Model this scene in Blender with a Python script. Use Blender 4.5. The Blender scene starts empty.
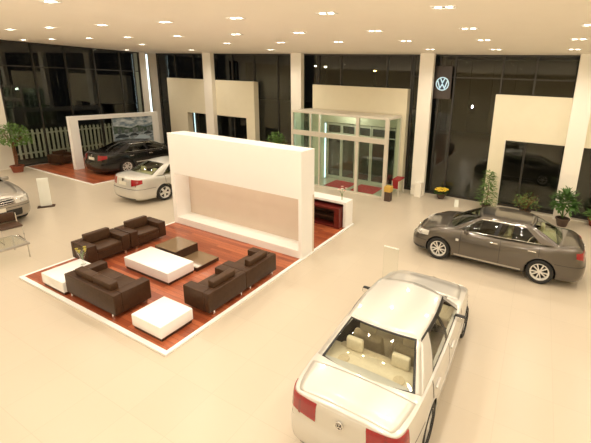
import bpy, bmesh, math, random
from mathutils import Vector, Matrix, Euler
random.seed(7)
C = bpy.context.scene
COL = C.collection
PI = math.pi

# ------------------------------------------------------------------ materials
def mat(name, color, rough=0.5, metal=0.0, coat=0.0, emit=None, es=0.0, spec=0.5):
    m = bpy.data.materials.new(name); m.use_nodes = True
    b = m.node_tree.nodes['Principled BSDF']
    b.inputs['Base Color'].default_value = (*color, 1)
    b.inputs['Roughness'].default_value = rough
    b.inputs['Metallic'].default_value = metal
    b.inputs['Coat Weight'].default_value = coat
    b.inputs['Coat Roughness'].default_value = 0.04
    b.inputs['Specular IOR Level'].default_value = spec
    if emit:
        b.inputs['Emission Color'].default_value = (*emit, 1)
        b.inputs['Emission Strength'].default_value = es
    return m

def noise_mat(name, c1, c2, scale=8, rough=0.6, bump=0.0, stretch=(1, 1, 1), **k):
    m = mat(name, c1, rough, **k)
    nt = m.node_tree; b = nt.nodes['Principled BSDF']
    tc = nt.nodes.new('ShaderNodeTexCoord'); mp = nt.nodes.new('ShaderNodeMapping')
    mp.inputs['Scale'].default_value = stretch
    nz = nt.nodes.new('ShaderNodeTexNoise'); nz.inputs['Scale'].default_value = scale; nz.inputs['Detail'].default_value = 4
    rp = nt.nodes.new('ShaderNodeValToRGB')
    rp.color_ramp.elements[0].position = .35; rp.color_ramp.elements[1].position = .65
    rp.color_ramp.elements[0].color = (*c1, 1); rp.color_ramp.elements[1].color = (*c2, 1)
    nt.links.new(tc.outputs['Object'], mp.inputs[0]); nt.links.new(mp.outputs[0], nz.inputs['Vector'])
    nt.links.new(nz.outputs[0], rp.inputs[0]); nt.links.new(rp.outputs[0], b.inputs['Base Color'])
    if bump:
        bp = nt.nodes.new('ShaderNodeBump'); bp.inputs['Strength'].default_value = bump; bp.inputs['Distance'].default_value = .01
        nt.links.new(nz.outputs[0], bp.inputs['Height']); nt.links.new(bp.outputs[0], b.inputs['Normal'])
    return m

def glass_mat(name, tint, r0=0.06, refl=(1, 1, 1)):
    m = bpy.data.materials.new(name); m.use_nodes = True
    nt = m.node_tree; nt.nodes.clear()
    out = nt.nodes.new('ShaderNodeOutputMaterial'); mix = nt.nodes.new('ShaderNodeMixShader')
    tr = nt.nodes.new('ShaderNodeBsdfTransparent'); tr.inputs[0].default_value = (*tint, 1)
    gl = nt.nodes.new('ShaderNodeBsdfGlossy'); gl.inputs['Color'].default_value = (*refl, 1); gl.inputs['Roughness'].default_value = 0.0
    ge = nt.nodes.new('ShaderNodeNewGeometry')
    dt = nt.nodes.new('ShaderNodeVectorMath'); dt.operation = 'DOT_PRODUCT'
    def M(op, a=None, b=None):
        n = nt.nodes.new('ShaderNodeMath'); n.operation = op
        for i, v in ((0, a), (1, b)):
            if v is None: continue
            if isinstance(v, (int, float)): n.inputs[i].default_value = v
            else: nt.links.new(v, n.inputs[i])
        return n.outputs[0]
    nt.links.new(ge.outputs['Incoming'], dt.inputs[0]); nt.links.new(ge.outputs['Normal'], dt.inputs[1])
    c = M('ABSOLUTE', dt.outputs['Value']); p = M('POWER', M('SUBTRACT', 1.0, c), 5.0)
    fac = M('ADD', M('MULTIPLY', p, 1 - r0), r0)
    nt.links.new(fac, mix.inputs[0]); nt.links.new(tr.outputs[0], mix.inputs[1]); nt.links.new(gl.outputs[0], mix.inputs[2])
    nt.links.new(mix.outputs[0], out.inputs[0])
    return m

def brick_mat(name, c1, c2, cm, bw, bh, mortar, rough, scale=1.0, offset=0.5, coat=0.0, grain=None, rot=0.0):
    m = mat(name, c1, rough, coat=coat)
    nt = m.node_tree; b = nt.nodes['Principled BSDF']
    tc = nt.nodes.new('ShaderNodeTexCoord'); mp = nt.nodes.new('ShaderNodeMapping')
    mp.inputs['Rotation'].default_value = (0, 0, rot)
    br = nt.nodes.new('ShaderNodeTexBrick')
    br.inputs['Color1'].default_value = (*c1, 1); br.inputs['Color2'].default_value = (*c2, 1); br.inputs['Mortar'].default_value = (*cm, 1)
    br.inputs['Scale'].default_value = scale; br.inputs['Brick Width'].default_value = bw; br.inputs['Row Height'].default_value = bh
    br.inputs['Mortar Size'].default_value = mortar; br.offset = offset
    br.inputs['Mortar Smooth'].default_value = 0.3
    nt.links.new(tc.outputs['Object'], mp.inputs[0]); nt.links.new(mp.outputs[0], br.inputs['Vector'])
    last = br.outputs['Color']
    if grain:
        nz = nt.nodes.new('ShaderNodeTexNoise'); nz.inputs['Scale'].default_value = grain[0]
        m2 = nt.nodes.new('ShaderNodeMapping'); m2.inputs['Scale'].default_value = grain[2]; m2.inputs['Rotation'].default_value = (0, 0, rot)
        nt.links.new(tc.outputs['Object'], m2.inputs[0]); nt.links.new(m2.outputs[0], nz.inputs['Vector'])
        mr = nt.nodes.new('ShaderNodeMapRange'); mr.inputs[3].default_value = 1 - grain[1]; mr.inputs[4].default_value = 1 + grain[1]
        nt.links.new(nz.outputs[0], mr.inputs[0])
        mx = nt.nodes.new('ShaderNodeVectorMath'); mx.operation = 'SCALE'
        nt.links.new(last, mx.inputs[0]); nt.links.new(mr.outputs[0], mx.inputs['Scale']); last = mx.outputs[0]
    nt.links.new(last, b.inputs['Base Color'])
    return m

M = dict(
    floor=brick_mat('floor_tile', (.59, .515, .405), (.575, .50, .392), (.52, .45, .35), .8, .8, .004, .30, offset=0.0),
    wall=noise_mat('wall_paint', (.80, .745, .575), (.785, .73, .56), 3, .85),
    ceil=noise_mat('ceiling_paint', (.95, .89, .79), (.94, .88, .78), 2, .9),
    column=noise_mat('column_paint', (.90, .86, .77), (.89, .85, .76), 3, .7),
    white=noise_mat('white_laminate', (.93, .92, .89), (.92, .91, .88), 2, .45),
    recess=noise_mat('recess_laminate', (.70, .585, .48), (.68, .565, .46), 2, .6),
    tablewhite=mat('white_gloss_lacquer', (.95, .95, .94), .25, coat=.3),
    wood=brick_mat('red_wood_deck', (.48, .135, .055), (.27, .060, .024), (.10, .025, .012), 1.3, .11, .003, .28, coat=.25, grain=(6, .35, (1, 12, 1))),
    leather=noise_mat('brown_leather', (.048, .022, .010), (.060, .029, .014), 14, .45, bump=.15, spec=.28),
    leather_lt=noise_mat('brown_leather_cushion', (.058, .028, .013), (.070, .035, .017), 14, .45, bump=.15, spec=.28),
    darkwood=noise_mat('dark_walnut', (.035, .014, .008), (.06, .025, .012), 6, .4, stretch=(1, 8, 1)),
    redwood=noise_mat('red_mahogany', (.11, .012, .009), (.15, .018, .012), 5, .35, stretch=(1, 8, 1)),
    smoke=mat('smoked_glass_top', (.20, .135, .075), .10, coat=.8),
    lampwhite=mat('headlamp_reflector', (.85, .83, .76), .25, .2, coat=1.0),
    chrome=mat('chrome', (.8, .8, .8), .12, 1.0),
    steel=mat('brushed_steel', (.55, .53, .5), .35, 1.0),
    alloy=mat('wheel_alloy', (.85, .84, .82), .35, .6),
    rubber=mat('tyre_rubber', (.015, .015, .015), .7),
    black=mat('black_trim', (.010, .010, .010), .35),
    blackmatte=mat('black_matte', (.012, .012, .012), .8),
    glass=glass_mat('window_glass', (.80, .84, .80), .042),
    vglass=glass_mat('porch_glass', (.84, .93, .89), .055),
    carglass=glass_mat('car_window_glass', (.88, .91, .87), .04),
    tintglass=glass_mat('dark_car_glass', (.30, .32, .30), .06),
    greenglass=glass_mat('green_car_glass', (.62, .68, .57), .05),
    faint=glass_mat('thin_acrylic', (.97, .98, .97), .02),
    clear=glass_mat('clear_acrylic', (.93, .95, .93), .06),
    headglass=glass_mat('headlamp_lens', (.95, .95, .95), .06),
    silver=mat('silver_paint', (.66, .645, .60), .30, .30, coat=.7),
    pale=mat('pale_silver_paint', (.62, .60, .55), .32, .30, coat=.8),
    grey=mat('bronze_grey_paint', (.115, .10, .082), .28, .55, coat=.9),
    blackpaint=mat('black_paint', (.006, .005, .005), .22, .1, coat=.35),
    suvpaint=mat('suv_silver_paint', (.36, .33, .28), .32, .55, coat=.6),
    tail=mat('tail_lamp_red', (.30, .004, .010), .22, coat=.5),
    tail2=mat('tail_lamp_dark_red', (.22, .006, .01), .15, coat=1.0),
    amber=mat('amber_lens', (.6, .2, .03), .2),
    plate=mat('number_plate', (.75, .72, .62), .5),
    beige=noise_mat('beige_fabric', (.62, .52, .36), (.56, .47, .32), 30, .85),
    beige_lt=noise_mat('cream_fabric', (.74, .66, .50), (.70, .62, .46), 30, .85),
    darkint=mat('dark_interior', (.03, .028, .025), .7),
    frame=mat('pale_frame_metal', (.74, .70, .60), .45, .1),
    mullion=mat('dark_mullion', (.045, .042, .036), .45, .4),
    redmat=noise_mat('red_carpet', (.62, .010, .025), (.52, .008, .02), 60, .95, bump=.3),
    terracotta=mat('terracotta', (.24, .065, .03), .8),
    soil=mat('soil', (.04, .025, .015), .95),
    potwhite=mat('pot_dark', (.08, .05, .035), .5),
    bark=noise_mat('bark', (.22, .10, .05), (.14, .06, .03), 12, .9, stretch=(1, 1, .2)),
    leaf=noise_mat('leaf_green', (.045, .12, .02), (.09, .20, .04), 5, .55),
    leaf2=noise_mat('leaf_light_green', (.10, .22, .04), (.18, .30, .08), 5, .55),
    leaf3=noise_mat('leaf_reddish', (.16, .13, .04), (.26, .12, .05), 5, .6),
    calla=mat('calla_petals', (.50, .42, .07), .5),
    yellow=mat('yellow_petals', (.92, .66, .06), .6),
    cream=mat('cream_petals', (.85, .70, .60), .6),
    pink=mat('pink_petals', (.80, .45, .38), .6),
    asphalt=noise_mat('forecourt_paving', (.07, .058, .042), (.09, .075, .055), 1.2, .7),
    fence=mat('fence_paint', (.86, .80, .64), .7),
    facade=mat('dark_facade', (.035, .030, .024), .8),
    yellowbox=mat('yellow_box', (.62, .40, .08), .5),
    redbox=mat('red_box', (.35, .02, .025), .45),
    banner=mat('white_banner', (.86, .88, .80), .55),
    brownpanel=mat('brown_sign_panel', (.045, .030, .022), .4),
    logo=mat('badge_lit', (.55, .75, .85), .4, emit=(.50, .78, .95), es=.32),
    logoblue=mat('badge_blue', (.015, .05, .09), .4),
    tube=mat('cool_tube_glow', (.8, .95, 1), .4, emit=(.72, .92, 1.0), es=2.5),
    lamp=mat('downlight_glow', (1, .95, .85), .4, emit=(1.0, .90, .70), es=16.0),
    street=mat('street_lamp_glow', (1, .6, .2), .4, emit=(1.0, .55, .18), es=30.0),
    streetw=mat('white_lamp_glow', (1, .9, .7), .4, emit=(1.0, .85, .6), es=25.0),
    ptop=noise_mat('poster_sky', (.10, .17, .24), (.62, .68, .72), 2.6, .5, stretch=(1, 1, 2.2)),
    pmid=noise_mat('poster_trees', (.03, .07, .05), (.10, .14, .12), 9, .5),
    pbld=noise_mat('poster_buildings', (.06, .08, .09), (.22, .25, .26), 7, .5),
    proad=noise_mat('poster_road', (.12, .17, .21), (.45, .52, .56), 5, .5, stretch=(1, 1, 3)),
    pcar=mat('poster_car_dark', (.03, .045, .06), .5),
    pcar2=mat('poster_car_pale', (.5, .62, .70), .5),
)

# ------------------------------------------------------------------ mesh helpers
def link(o, parent=None):
    COL.objects.link(o)
    if parent is not None: o.parent = parent
    return o
def obj(name, bm, m, parent=None, smooth=None, label=None):
    me = bpy.data.meshes.new(name); bmesh.ops.recalc_face_normals(bm, faces=bm.faces[:]) if smooth != 'raw' else None
    bm.to_mesh(me); bm.free()
    for x in (m if isinstance(m, (list, tuple)) else [m]): me.materials.append(x)
    o = link(bpy.data.objects.new(name, me), parent)
    if smooth:
        a = 35 if smooth in (True, 'raw') else smooth
        me.shade_smooth(); me.set_sharp_from_angle(angle=math.radians(a))
    if label: o['label'] = label
    return o
def thing(name, label, cat, loc=(0, 0, 0), rz=0, group=None):
    o = link(bpy.data.objects.new(name, None)); o.location = loc; o.rotation_euler = (0, 0, rz)
    o.empty_display_size = .2
    o['label'] = label; o['category'] = cat
    if group: o['group'] = group
    return o
def tag(o, label, cat, group=None):
    o['label'] = label; o['category'] = cat
    if group: o['group'] = group
    return o
def struct(o, label=None):
    o['kind'] = 'structure'
    if label: o['label'] = label
    return o
def copy_tree(o, parent=None):
    c = o.copy(); COL.objects.link(c)
    if parent is not None: c.parent = parent
    for ch in list(o.children): copy_tree(ch, c)
    return c
def B(): return bmesh.new()
def box(bm, x0, x1, y0, y1, z0, z1, bev=0, mi=0, rot=None):
    r = bmesh.ops.create_cube(bm, size=1.0)
    vs = r['verts']
    for v in vs:
        v.co = Vector((x0 + (v.co.x + .5) * (x1 - x0), y0 + (v.co.y + .5) * (y1 - y0), z0 + (v.co.z + .5) * (z1 - z0)))
    fs = list({f for v in vs for f in v.link_faces})
    for f in fs: f.material_index = mi
    if bev:
        es = list({e for v in vs for e in v.link_edges})
        r2 = bmesh.ops.bevel(bm, geom=es, offset=bev, segments=3, profile=.5, affect='EDGES')
        for f in r2['faces']: f.material_index = mi
        vs = list({v for f in r2['faces'] for v in f.verts} | {v for v in vs if v.is_valid})
    if rot is not None:
        for v in vs: v.co = rot @ v.co
    return bm
def tubev(bm, pts, r, seg=8, mi=0, cap=True):
    pts = [Vector(p) for p in pts]; n = len(pts); rings = []
    rr = r if isinstance(r, (list, tuple)) else [r] * n
    up = Vector((0, 0, 1))
    for i, p in enumerate(pts):
        d = (pts[min(i + 1, n - 1)] - pts[max(i - 1, 0)]).normalized()
        a = d.cross(up)
        if a.length < 1e-3: a = d.cross(Vector((0, 1, 0)))
        a.normalize(); b = d.cross(a).normalized()
        rings.append([bm.verts.new(p + rr[i] * (a * math.cos(2 * PI * k / seg) + b * math.sin(2 * PI * k / seg))) for k in range(seg)])
    for i in range(n - 1):
        for k in range(seg):
            f = bm.faces.new((rings[i][k], rings[i][(k + 1) % seg], rings[i + 1][(k + 1) % seg], rings[i + 1][k])); f.material_index = mi
    if cap:
        bm.faces.new(rings[0]).material_index = mi; bm.faces.new(rings[-1][::-1]).material_index = mi
    return bm
def lathe(bm, prof, seg=24, o=(0, 0, 0), axis='z', mi=0):
    rings = []; O = Vector(o)
    def pt(r, h, a):
        c, s = r * math.cos(a), r * math.sin(a)
        return O + (Vector((c, s, h)) if axis == 'z' else Vector((c, h, s)) if axis == 'y' else Vector((h, c, s)))
    for r, h in prof:
        if r < 1e-6: rings.append([bm.verts.new(pt(0, h, 0))])
        else: rings.append([bm.verts.new(pt(r, h, 2 * PI * k / seg)) for k in range(seg)])
    for a, b in zip(rings[:-1], rings[1:]):
        for k in range(seg):
            k2 = (k + 1) % seg
            if len(a) == 1 and len(b) == 1: continue
            vs = (a[0], b[k2], b[k]) if len(a) == 1 else (a[k], a[k2], b[0]) if len(b) == 1 else (a[k], a[k2], b[k2], b[k])
            bm.faces.new(vs).material_index = mi
    return bm
def poly(bm, pts, mi=0):
    f = bm.faces.new([bm.verts.new(p) for p in pts]); f.material_index = mi; return f
def prism(bm, pts, thick, mi=0):
    """pts: closed loop; extruded by vector thick"""
    a = [bm.verts.new(p) for p in pts]; b = [bm.verts.new(Vector(p) + Vector(thick)) for p in pts]
    n = len(a)
    bm.faces.new(a).material_index = mi; bm.faces.new(b[::-1]).material_index = mi
    for i in range(n): bm.faces.new((a[i], b[i], b[(i + 1) % n], a[(i + 1) % n])).material_index = mi
    return bm
def interp(tab, x):
    if x <= tab[0][0]: return tab[0][1]
    for (a, fa), (b, fb) in zip(tab[:-1], tab[1:]):
        if x <= b:
            t = (x - a) / (b - a); t2 = t * t * (3 - 2 * t)
            return fa + (fb - fa) * (t * .55 + t2 * .45)
    return tab[-1][1]

# ------------------------------------------------------------------ room shell
CEIL = 6.05; GY = 15.62; LX = -23.0; RX = 8.0; BY = -6.0
bm = B(); box(bm, LX - .1, RX, BY, GY + .1, -.2, 0)
struct(obj('floor', bm, M['floor']))
bm = B(); box(bm, LX - .3, RX + .2, BY - .2, GY + .3, CEIL, CEIL + .3)
struct(obj('ceiling', bm, M['ceil']))
bm = B(); box(bm, RX, RX + .2, BY, GY, 0, CEIL); struct(obj('wall_right', bm, M['wall']))
bm = B(); box(bm, LX - .1, RX, BY - .2, BY, 0, CEIL); struct(obj('wall_rear', bm, M['wall']))
bm = B(); box(bm, LX - .35, LX, BY, 7.35, 0, CEIL); struct(obj('wall_left', bm, M['wall']))
# sill and head trim under the glass
bm = B(); box(bm, -22.3, RX, GY - .06, GY + .06, 0, .10); box(bm, -22.3, RX, GY - .06, GY + .06, CEIL - .06, CEIL)
struct(obj('trim_1', bm, M['mullion']))
bm = B(); box(bm, LX - .06, LX + .06, 8.05, 14.9, 0, .10); box(bm, LX - .06, LX + .06, 8.05, 14.9, CEIL - .06, CEIL)
struct(obj('trim_2', bm, M['mullion']))

def wall_window(n, a, b, axis, mull, z0=.10, z1=CEIL - .06, rails=()):
    """a curtain wall bay: mullions as window_frame, the sheet as pane"""
    bm = B()
    for t in mull:
        if axis == 'x': box(bm, t - .035, t + .035, GY - .05, GY + .05, z0, z1)
        else: box(bm, LX - .05, LX + .05, t - .035, t + .035, z0, z1)
    for z in rails:
        if axis == 'x': box(bm, a, b, GY - .03, GY + .03, z - .025, z + .025)
        else: box(bm, LX - .03, LX + .03, a, b, z - .025, z + .025)
    f = struct(obj('window_%d' % n, bm, M['mullion']))
    bm = B()
    if axis == 'x': box(bm, a, b, GY - .006, GY + .006, z0, z1)
    else: box(bm, LX - .006, LX + .006, a, b, z0, z1)
    obj('pane', bm, M['glass'], f)
    return f
wall_window(1, 8.05, 14.9, 'y', (8.1, 9.5, 10.9, 12.3, 13.7, 14.85), rails=(4.9,))
wall_window(2, -22.3, -17.5, 'x', (-22.2, -20.6, -19.0, -17.5))
wall_window(3, -17.5, -11.2, 'x', (-17.4, -15.9, -14.3, -12.7, -11.3))
wall_window(4, -11.2, -10.2, 'x', (-11.1, -10.25))
wall_window(5, -10.2, -5.3, 'x', (-10.15, -8.9, -6.5, -5.35), z0=3.45)
wall_window(6, -5.3, 0.95, 'x', (-5.25, -4.1, -3.45, -1.6, -.4), rails=(5.15,))
wall_window(7, .95, RX, 'x', (1.25, 3.0, 5.2, 7.9), rails=(5.15,))

# beige inner wall slabs with window openings
def slab(name, x0, x1, top, cut, y0=15.20, y1=15.56, legbot=0.0):
    bm = B()
    cx0, cx1, cz = cut
    box(bm, x0, cx0, y0, y1, 0, top); box(bm, cx1, x1, y0, y1, 0, top); box(bm, cx0, cx1, y0, y1, cz, top)
    bmesh.ops.remove_doubles(bm, verts=bm.verts[:], dist=1e-4)
    return struct(obj(name, bm, M['wall']))
slab('wall_back_left', -20.95, -14.02, 4.6, (-19.35, -14.62, 2.62))
slab('wall_back_centre', -10.25, -5.33, 4.6, (-9.5, -5.75, 2.85))
slab('wall_back_right', -1.70, 7.0, 4.55, (-1.16, 5.4, 2.80))
# pale frame round the right opening
bm = B(); box(bm, -1.16, -1.12, 15.16, 15.24, 0.0, 2.80); box(bm, -1.16, 5.4, 15.16, 15.24, 0, .05)
struct(obj('trim_3', bm, M['frame']))

# columns
def column(n, x0, x1, y0=14.95, y1=15.2):
    bm = B(); box(bm, x0, x1, y0, y1, 0, CEIL)
    o = struct(obj('wall_column_%d' % n, bm, M['column']))
    return o
column(1, -23.5, -22.35, 14.9, 15.6)
column(2, -17.48, -16.85); column(3, -11.38, -10.76); column(4, -4.80, -4.22); column(5, .94, 1.53)
column(6, 6.9, 7.5)
bm = B(); box(bm, LX - .35, LX + .12, 7.35, 8.05, 0, CEIL); struct(obj('wall_column_7', bm, M['column']))
bm = B(); box(bm, -4.55, -4.25, 14.68, 14.93, 0, .66, .01)
tag(obj('white_pedestal', bm, M['column']), 'small white box standing at the foot of the column beside the glass porch', 'box')

# ------------------------------------------------------------------ outside
bm = B(); box(bm, -60, 40, GY + .1, 70, -.25, -.05); box(bm, -60, LX - .1, -20, GY + .1, -.25, -.05)
struct(obj('ground', bm, M['asphalt']))
bm = B(); box(bm, -10, 30, 40, 44, -.05, 7.5)
for k in range(18): box(bm, -9.5 + k * 2.2, -9.35 + k * 2.2, 39.85, 40, 0, 7.5)
tag(obj('dark_building', bm, M['facade']), 'low dark building standing across the forecourt at night', 'building')

# vertical cool light tubes
def tube_light(x, y, z0, z1, label):
    t = thing('light_tube', label, 'lamp', (x, y, 0), 0)
    bm = B(); tubev(bm, [(0, 0, z0), (0, 0, z1)], .026, 10); obj('glow_tube', bm, M['tube'], t, smooth=True)
    bm = B(); box(bm, -.04, .04, .03, .05, z0 - .05, z1 + .05); obj('back_channel', bm, M['steel'], t)
    for q in (z1, z0 - .05):
        bm = B(); box(bm, -.04, .04, -.04, .04, q, q + .05); obj('end_cap', bm, M['steel'], t)
    return t
tube_light(-22.29, 14.93, .05, 5.94, 'tall cool white light tube running up the corner column')
tube_light(-20.35, 16.5, .0, 2.75, 'short cool white light tube seen through the opening of the left beige wall')
tube_light(-9.42, 15.10, .05, 2.8, 'cool white light tube inside the glass porch beside its doors')

# distant street lamps
def street_lamp(x, y, h, m, label):
    t = thing('street_lamp', label, 'street lamp', (x, y, -.05))
    bm = B(); tubev(bm, [(0, 0, 0), (0, 0, h)], [.09, .05], 8); obj('pole', bm, M['mullion'], t, smooth=True)
    bm = B(); box(bm, -.3, .3, -.12, .12, h, h + .12, .03); obj('lamp_head', bm, M['mullion'], t)
    bm = B(); lathe(bm, [(0, h - .10), (.10, h - .06), (.12, h)], 12); obj('lens', bm, m, t, smooth=True)
street_lamp(-13.7, 30, 5.9, M['street'], 'orange street lamp glowing far outside beyond the glass porch')
street_lamp(-19.9, 30, 6.2, M['streetw'], 'yellowish street lamp farthest towards the third column outside')
street_lamp(-18.8, 30, 6.15, M['streetw'], 'yellowish street lamp just beside its twin, nearer the orange one')

# fence outside the left glass
fn = thing('picket_fence', 'pale vertical picket fence outside the dark left glass wall', 'fence', (-24.9, 9.0, -.05))
pk = None
for k in range(39):
    if pk is None:
        bm = B(); box(bm, -.03, .03, -.05, .05, .06, 1.60); 
        poly(bm, [(-.03, -.05, 1.6), (.03, -.05, 1.6), (.03, 0, 1.66), (-.03, 0, 1.66)])
        poly(bm, [(-.03, .05, 1.6), (.03, .05, 1.6), (.03, 0, 1.66), (-.03, 0, 1.66)])
        pk = obj('picket', bm, M['fence'], fn); o = pk
    else:
        o = pk.copy(); COL.objects.link(o); o.parent = fn
    o.location = (0, -.8 + k * .22, 0)
for z in (.3, 1.35):
    bm = B(); box(bm, -.07, -.03, -1, 7.8, z, z + .09); obj('rail', bm, M['fence'], fn)

# ------------------------------------------------------------------ glass porch
pv = thing('glass_porch', 'pale framed glass entrance porch projecting from the back wall', 'porch', (-8, 13.7, 0))
X0, X1, Y0, Y1, HT_, BMZ = -2.38, 2.50, 0, 1.48, 3.44, 2.55
bm = B(); box(bm, X0, X1, Y0 - .06, Y1, HT_ - .10, HT_, .01); obj('roof', bm, M['frame'], pv)
for x, wd in ((X0 + .05, .10), (X0 + 1.05, .06), (-.85, .06), (1.07, .14), (X1 - .08, .15)):
    bm = B(); box(bm, x - wd / 2, x + wd / 2, Y0 - .05, Y0 + .07, 0, HT_ - .10); obj('post', bm, M['frame'], pv)
bm = B(); box(bm, X0, X1, Y0 - .07, Y0 + .05, BMZ - .22, BMZ, .01); obj('crossbeam', bm, M['frame'], pv)
bm = B(); box(bm, X0, X1, Y0 - .04, Y0 + .04, 0, .07); obj('threshold', bm, M['frame'], pv)
bm = B(); box(bm, X1 - .06, X1, Y1 - .10, Y1, 0, HT_ - .1); obj('post', bm, M['frame'], pv)
bm = B(); box(bm, X0, X0 + .06, Y1 - .10, Y1, 0, HT_ - .1); obj('post', bm, M['frame'], pv)
bm = B(); box(bm, X0 + .1, X1 - .1, Y0 - .005, Y0 + .005, BMZ, HT_ - .1); obj('transom_pane', bm, M['vglass'], pv)
for a, b in ((X0 + .1, X0 + 1.02), (X0 + 1.08, -.88), (-.82, 1.0), (1.14, X1 - .15)):
    bm = B(); box(bm, a, b, Y0 - .005, Y0 + .005, .07, BMZ - .22); obj('front_pane', bm, M['vglass'], pv)
for x in (X1 - .03, X0 + .03):
    bm = B(); box(bm, x - .005, x + .005, Y0 + .07, Y1 - .1, .03, HT_ - .1); obj('side_pane', bm, M['vglass'], pv)
# inner doors in the wall opening
for dx0, dx1, lab in ((-1.48, -.68, 'left'), (-.66, .10, 'b'), (.14, .92, 'c'), (.95, 2.2, 'd')):
    bm = B(); w = .055
    yy = 1.72
    box(bm, dx0, dx0 + w, yy - .03, yy + .03, 0.02, 2.8); box(bm, dx1 - w, dx1, yy - .03, yy + .03, 0.02, 2.8)
    box(bm, dx0 + w, dx1 - w, yy - .03, yy + .03, .02, .14); box(bm, dx0 + w, dx1 - w, yy - .03, yy + .03, 2.70, 2.8)
    box(bm, dx0 + w, dx1 - w, yy - .03, yy + .03, 2.28, 2.34)
    d = obj('inner_door', bm, M['frame'], pv)
    bm = B(); box(bm, dx0 + w, dx1 - w, yy - .004, yy + .004, .14, 2.7); obj('door_pane', bm, M['vglass'], d)
    bm = B(); tubev(bm, [(dx1 - .1, yy - .08, .95), (dx1 - .1, yy - .08, 1.35)], .013, 8); obj('door_handle', bm, M['chrome'], d, smooth=True)
bm = B(); box(bm, -8.75, -7.6, 13.95, 15.1, 0.0, .018, .004)
tag(obj('door_mat', bm, M['redmat']), 'bright red entrance mat on the porch floor nearer the light tube', 'mat')
bm = B(); box(bm, -7.35, -6.2, 13.95, 15.1, 0.0, .018, .004)
tag(obj('door_mat', bm, M['redmat']), 'red entrance mat on the porch floor nearer the red bench', 'mat')

# items by the porch
t = thing('waste_bin', 'yellow topped narrow bin standing at the corner post of the glass porch', 'bin', (-5.30, 13.52, 0))
bm = B(); box(bm, -.13, .13, -.13, .13, .0, .40, .01); obj('body', bm, M['potwhite'], t)
bm = B(); box(bm, -.15, .15, -.15, .15, .402, .64, .02); obj('top_box', bm, M['yellowbox'], t)
t = thing('display_bench', 'red topped bench with pale legs along the side of the glass porch', 'bench', (-5.27, 14.55, 0))
bm = B(); box(bm, -.17, .17, -.34, .34, .70, .76, .01); obj('top', bm, M['redbox'], t)
bm = B(); box(bm, -.13, .13, -.32, -.28, .35, .70); obj('front_panel', bm, M['redbox'], t)
for sx in (-1, 1):
    for sy in (-1, 1):
        bm = B(); box(bm, sx * .15 - .02, sx * .15 + .02, sy * .32 - .02, sy * .32 + .02, 0, .70); obj('leg', bm, M['frame'], t)

# ------------------------------------------------------------------ hanging round emblem sign (behind the glass beside column)
t = thing('emblem_sign', 'round blue and white lit car badge on a brown panel high on the glass', 'sign', (-3.89, 15.36, 4.87))
bm = B(); box(bm, -.40, .36, .05, .10, -.62, .72, .01); obj('backing_panel', bm, M['brownpanel'], t)
bm = B(); lathe(bm, [(0, .05), (.27, .05), (.27, 0), (0, 0)], 40, axis='y'); obj('disc', bm, M['logoblue'], t, smooth=True)
bm = B(); lathe(bm, [(.235, 0), (.235, -.015), (.28, -.015), (.28, .02)], 40, axis='y')
obj('ring', bm, M['logo'], t, smooth=True)
def stroke(bm, pts, w, y0, y1):
    for (xa, za), (xb, zb) in zip(pts[:-1], pts[1:]):
        d = Vector((xb - xa, 0, zb - za)).normalized(); n = Vector((-d.z, 0, d.x)) * w / 2; e = d * w * .25
        a = Vector((xa, y0, za)) - e; b = Vector((xb, y0, zb)) + e
        prism(bm, [a + n, b + n, b - n, a - n], (0, y1 - y0, 0))
def vw(bm, s, y0, y1):
    stroke(bm, [(-.085 * s, .215 * s), (0, .035 * s), (.085 * s, .215 * s)], .05 * s, y0, y1)
    stroke(bm, [(-.20 * s, .12 * s), (-.10 * s, -.185 * s), (0, -.01 * s), (.10 * s, -.185 * s), (.20 * s, .12 * s)], .05 * s, y0, y1)
bm = B(); vw(bm, 1, -.012, 0); obj('letters', bm, M['logo'], t)

# ------------------------------------------------------------------ downlights
def downlight(label):
    t = thing('ceiling_light', label, 'ceiling light', (0, 0, CEIL), 0, 'recessed downlights in the ceiling')
    bm = B(); box(bm, -.20, .20, -.10, -.085, -.014, 0); box(bm, -.20, .20, .085, .10, -.014, 0); box(bm, -.20, -.185, -.085, .085, -.014, 0); box(bm, .185, .20, -.085, .085, -.014, 0); obj('trim_frame', bm, M['white'], t)
    bm = B(); box(bm, -.185, .185, -.085, .085, -.004, 0); obj('recess_plate', bm, M['steel'], t)
    for q in (-.092, .092):
        bm = B(); lathe(bm, [(0, -.011), (.04, -.010), (.054, -.008), (.058, -.004)], 14, o=(q, 0, 0)); obj('lamp_lens', bm, M['lamp'], t, smooth=True)
    return t
LXS = [-21.4, -18.9, -16.3, -13.8, -11.2, -8.6, -6.22, -3.95, -1.70, .62, 3.0, 5.4]
LYS = [-3.2, -.8, 1.6, 4.0, 6.3, 8.6, 10.75, 13.3]
rown = {13.3: 'nearest the back glass', 10.75: 'second from the back glass', 8.6: 'third from the back glass', 6.3: 'fourth from the back glass',
        4.0: 'fifth from the back glass', 1.6: 'sixth from the back glass', -.8: 'seventh from the back glass', -3.2: 'eighth from the back glass'}
ordn = ['first', 'second', 'third', 'fourth', 'fifth', 'sixth', 'seventh', 'eighth', 'ninth', 'tenth', 'eleventh', 'twelfth']
dl = None
spotd = bpy.data.lights.new('downlight_beam', 'SPOT'); spotd.energy = 92; spotd.color = (1, .89, .74)
spotd.spot_size = math.radians(160); spotd.spot_blend = 1.0; spotd.shadow_soft_size = .08
spots = [spotd]
for e in (42, 155, 92):
    q = spotd.copy(); q.energy = e; spots.append(q)
edge_spot = spotd.copy(); edge_spot.energy = 190
SKIP = {13.3: (1, 3, 5, 6), 10.75: (0, 1, 3)}
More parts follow.
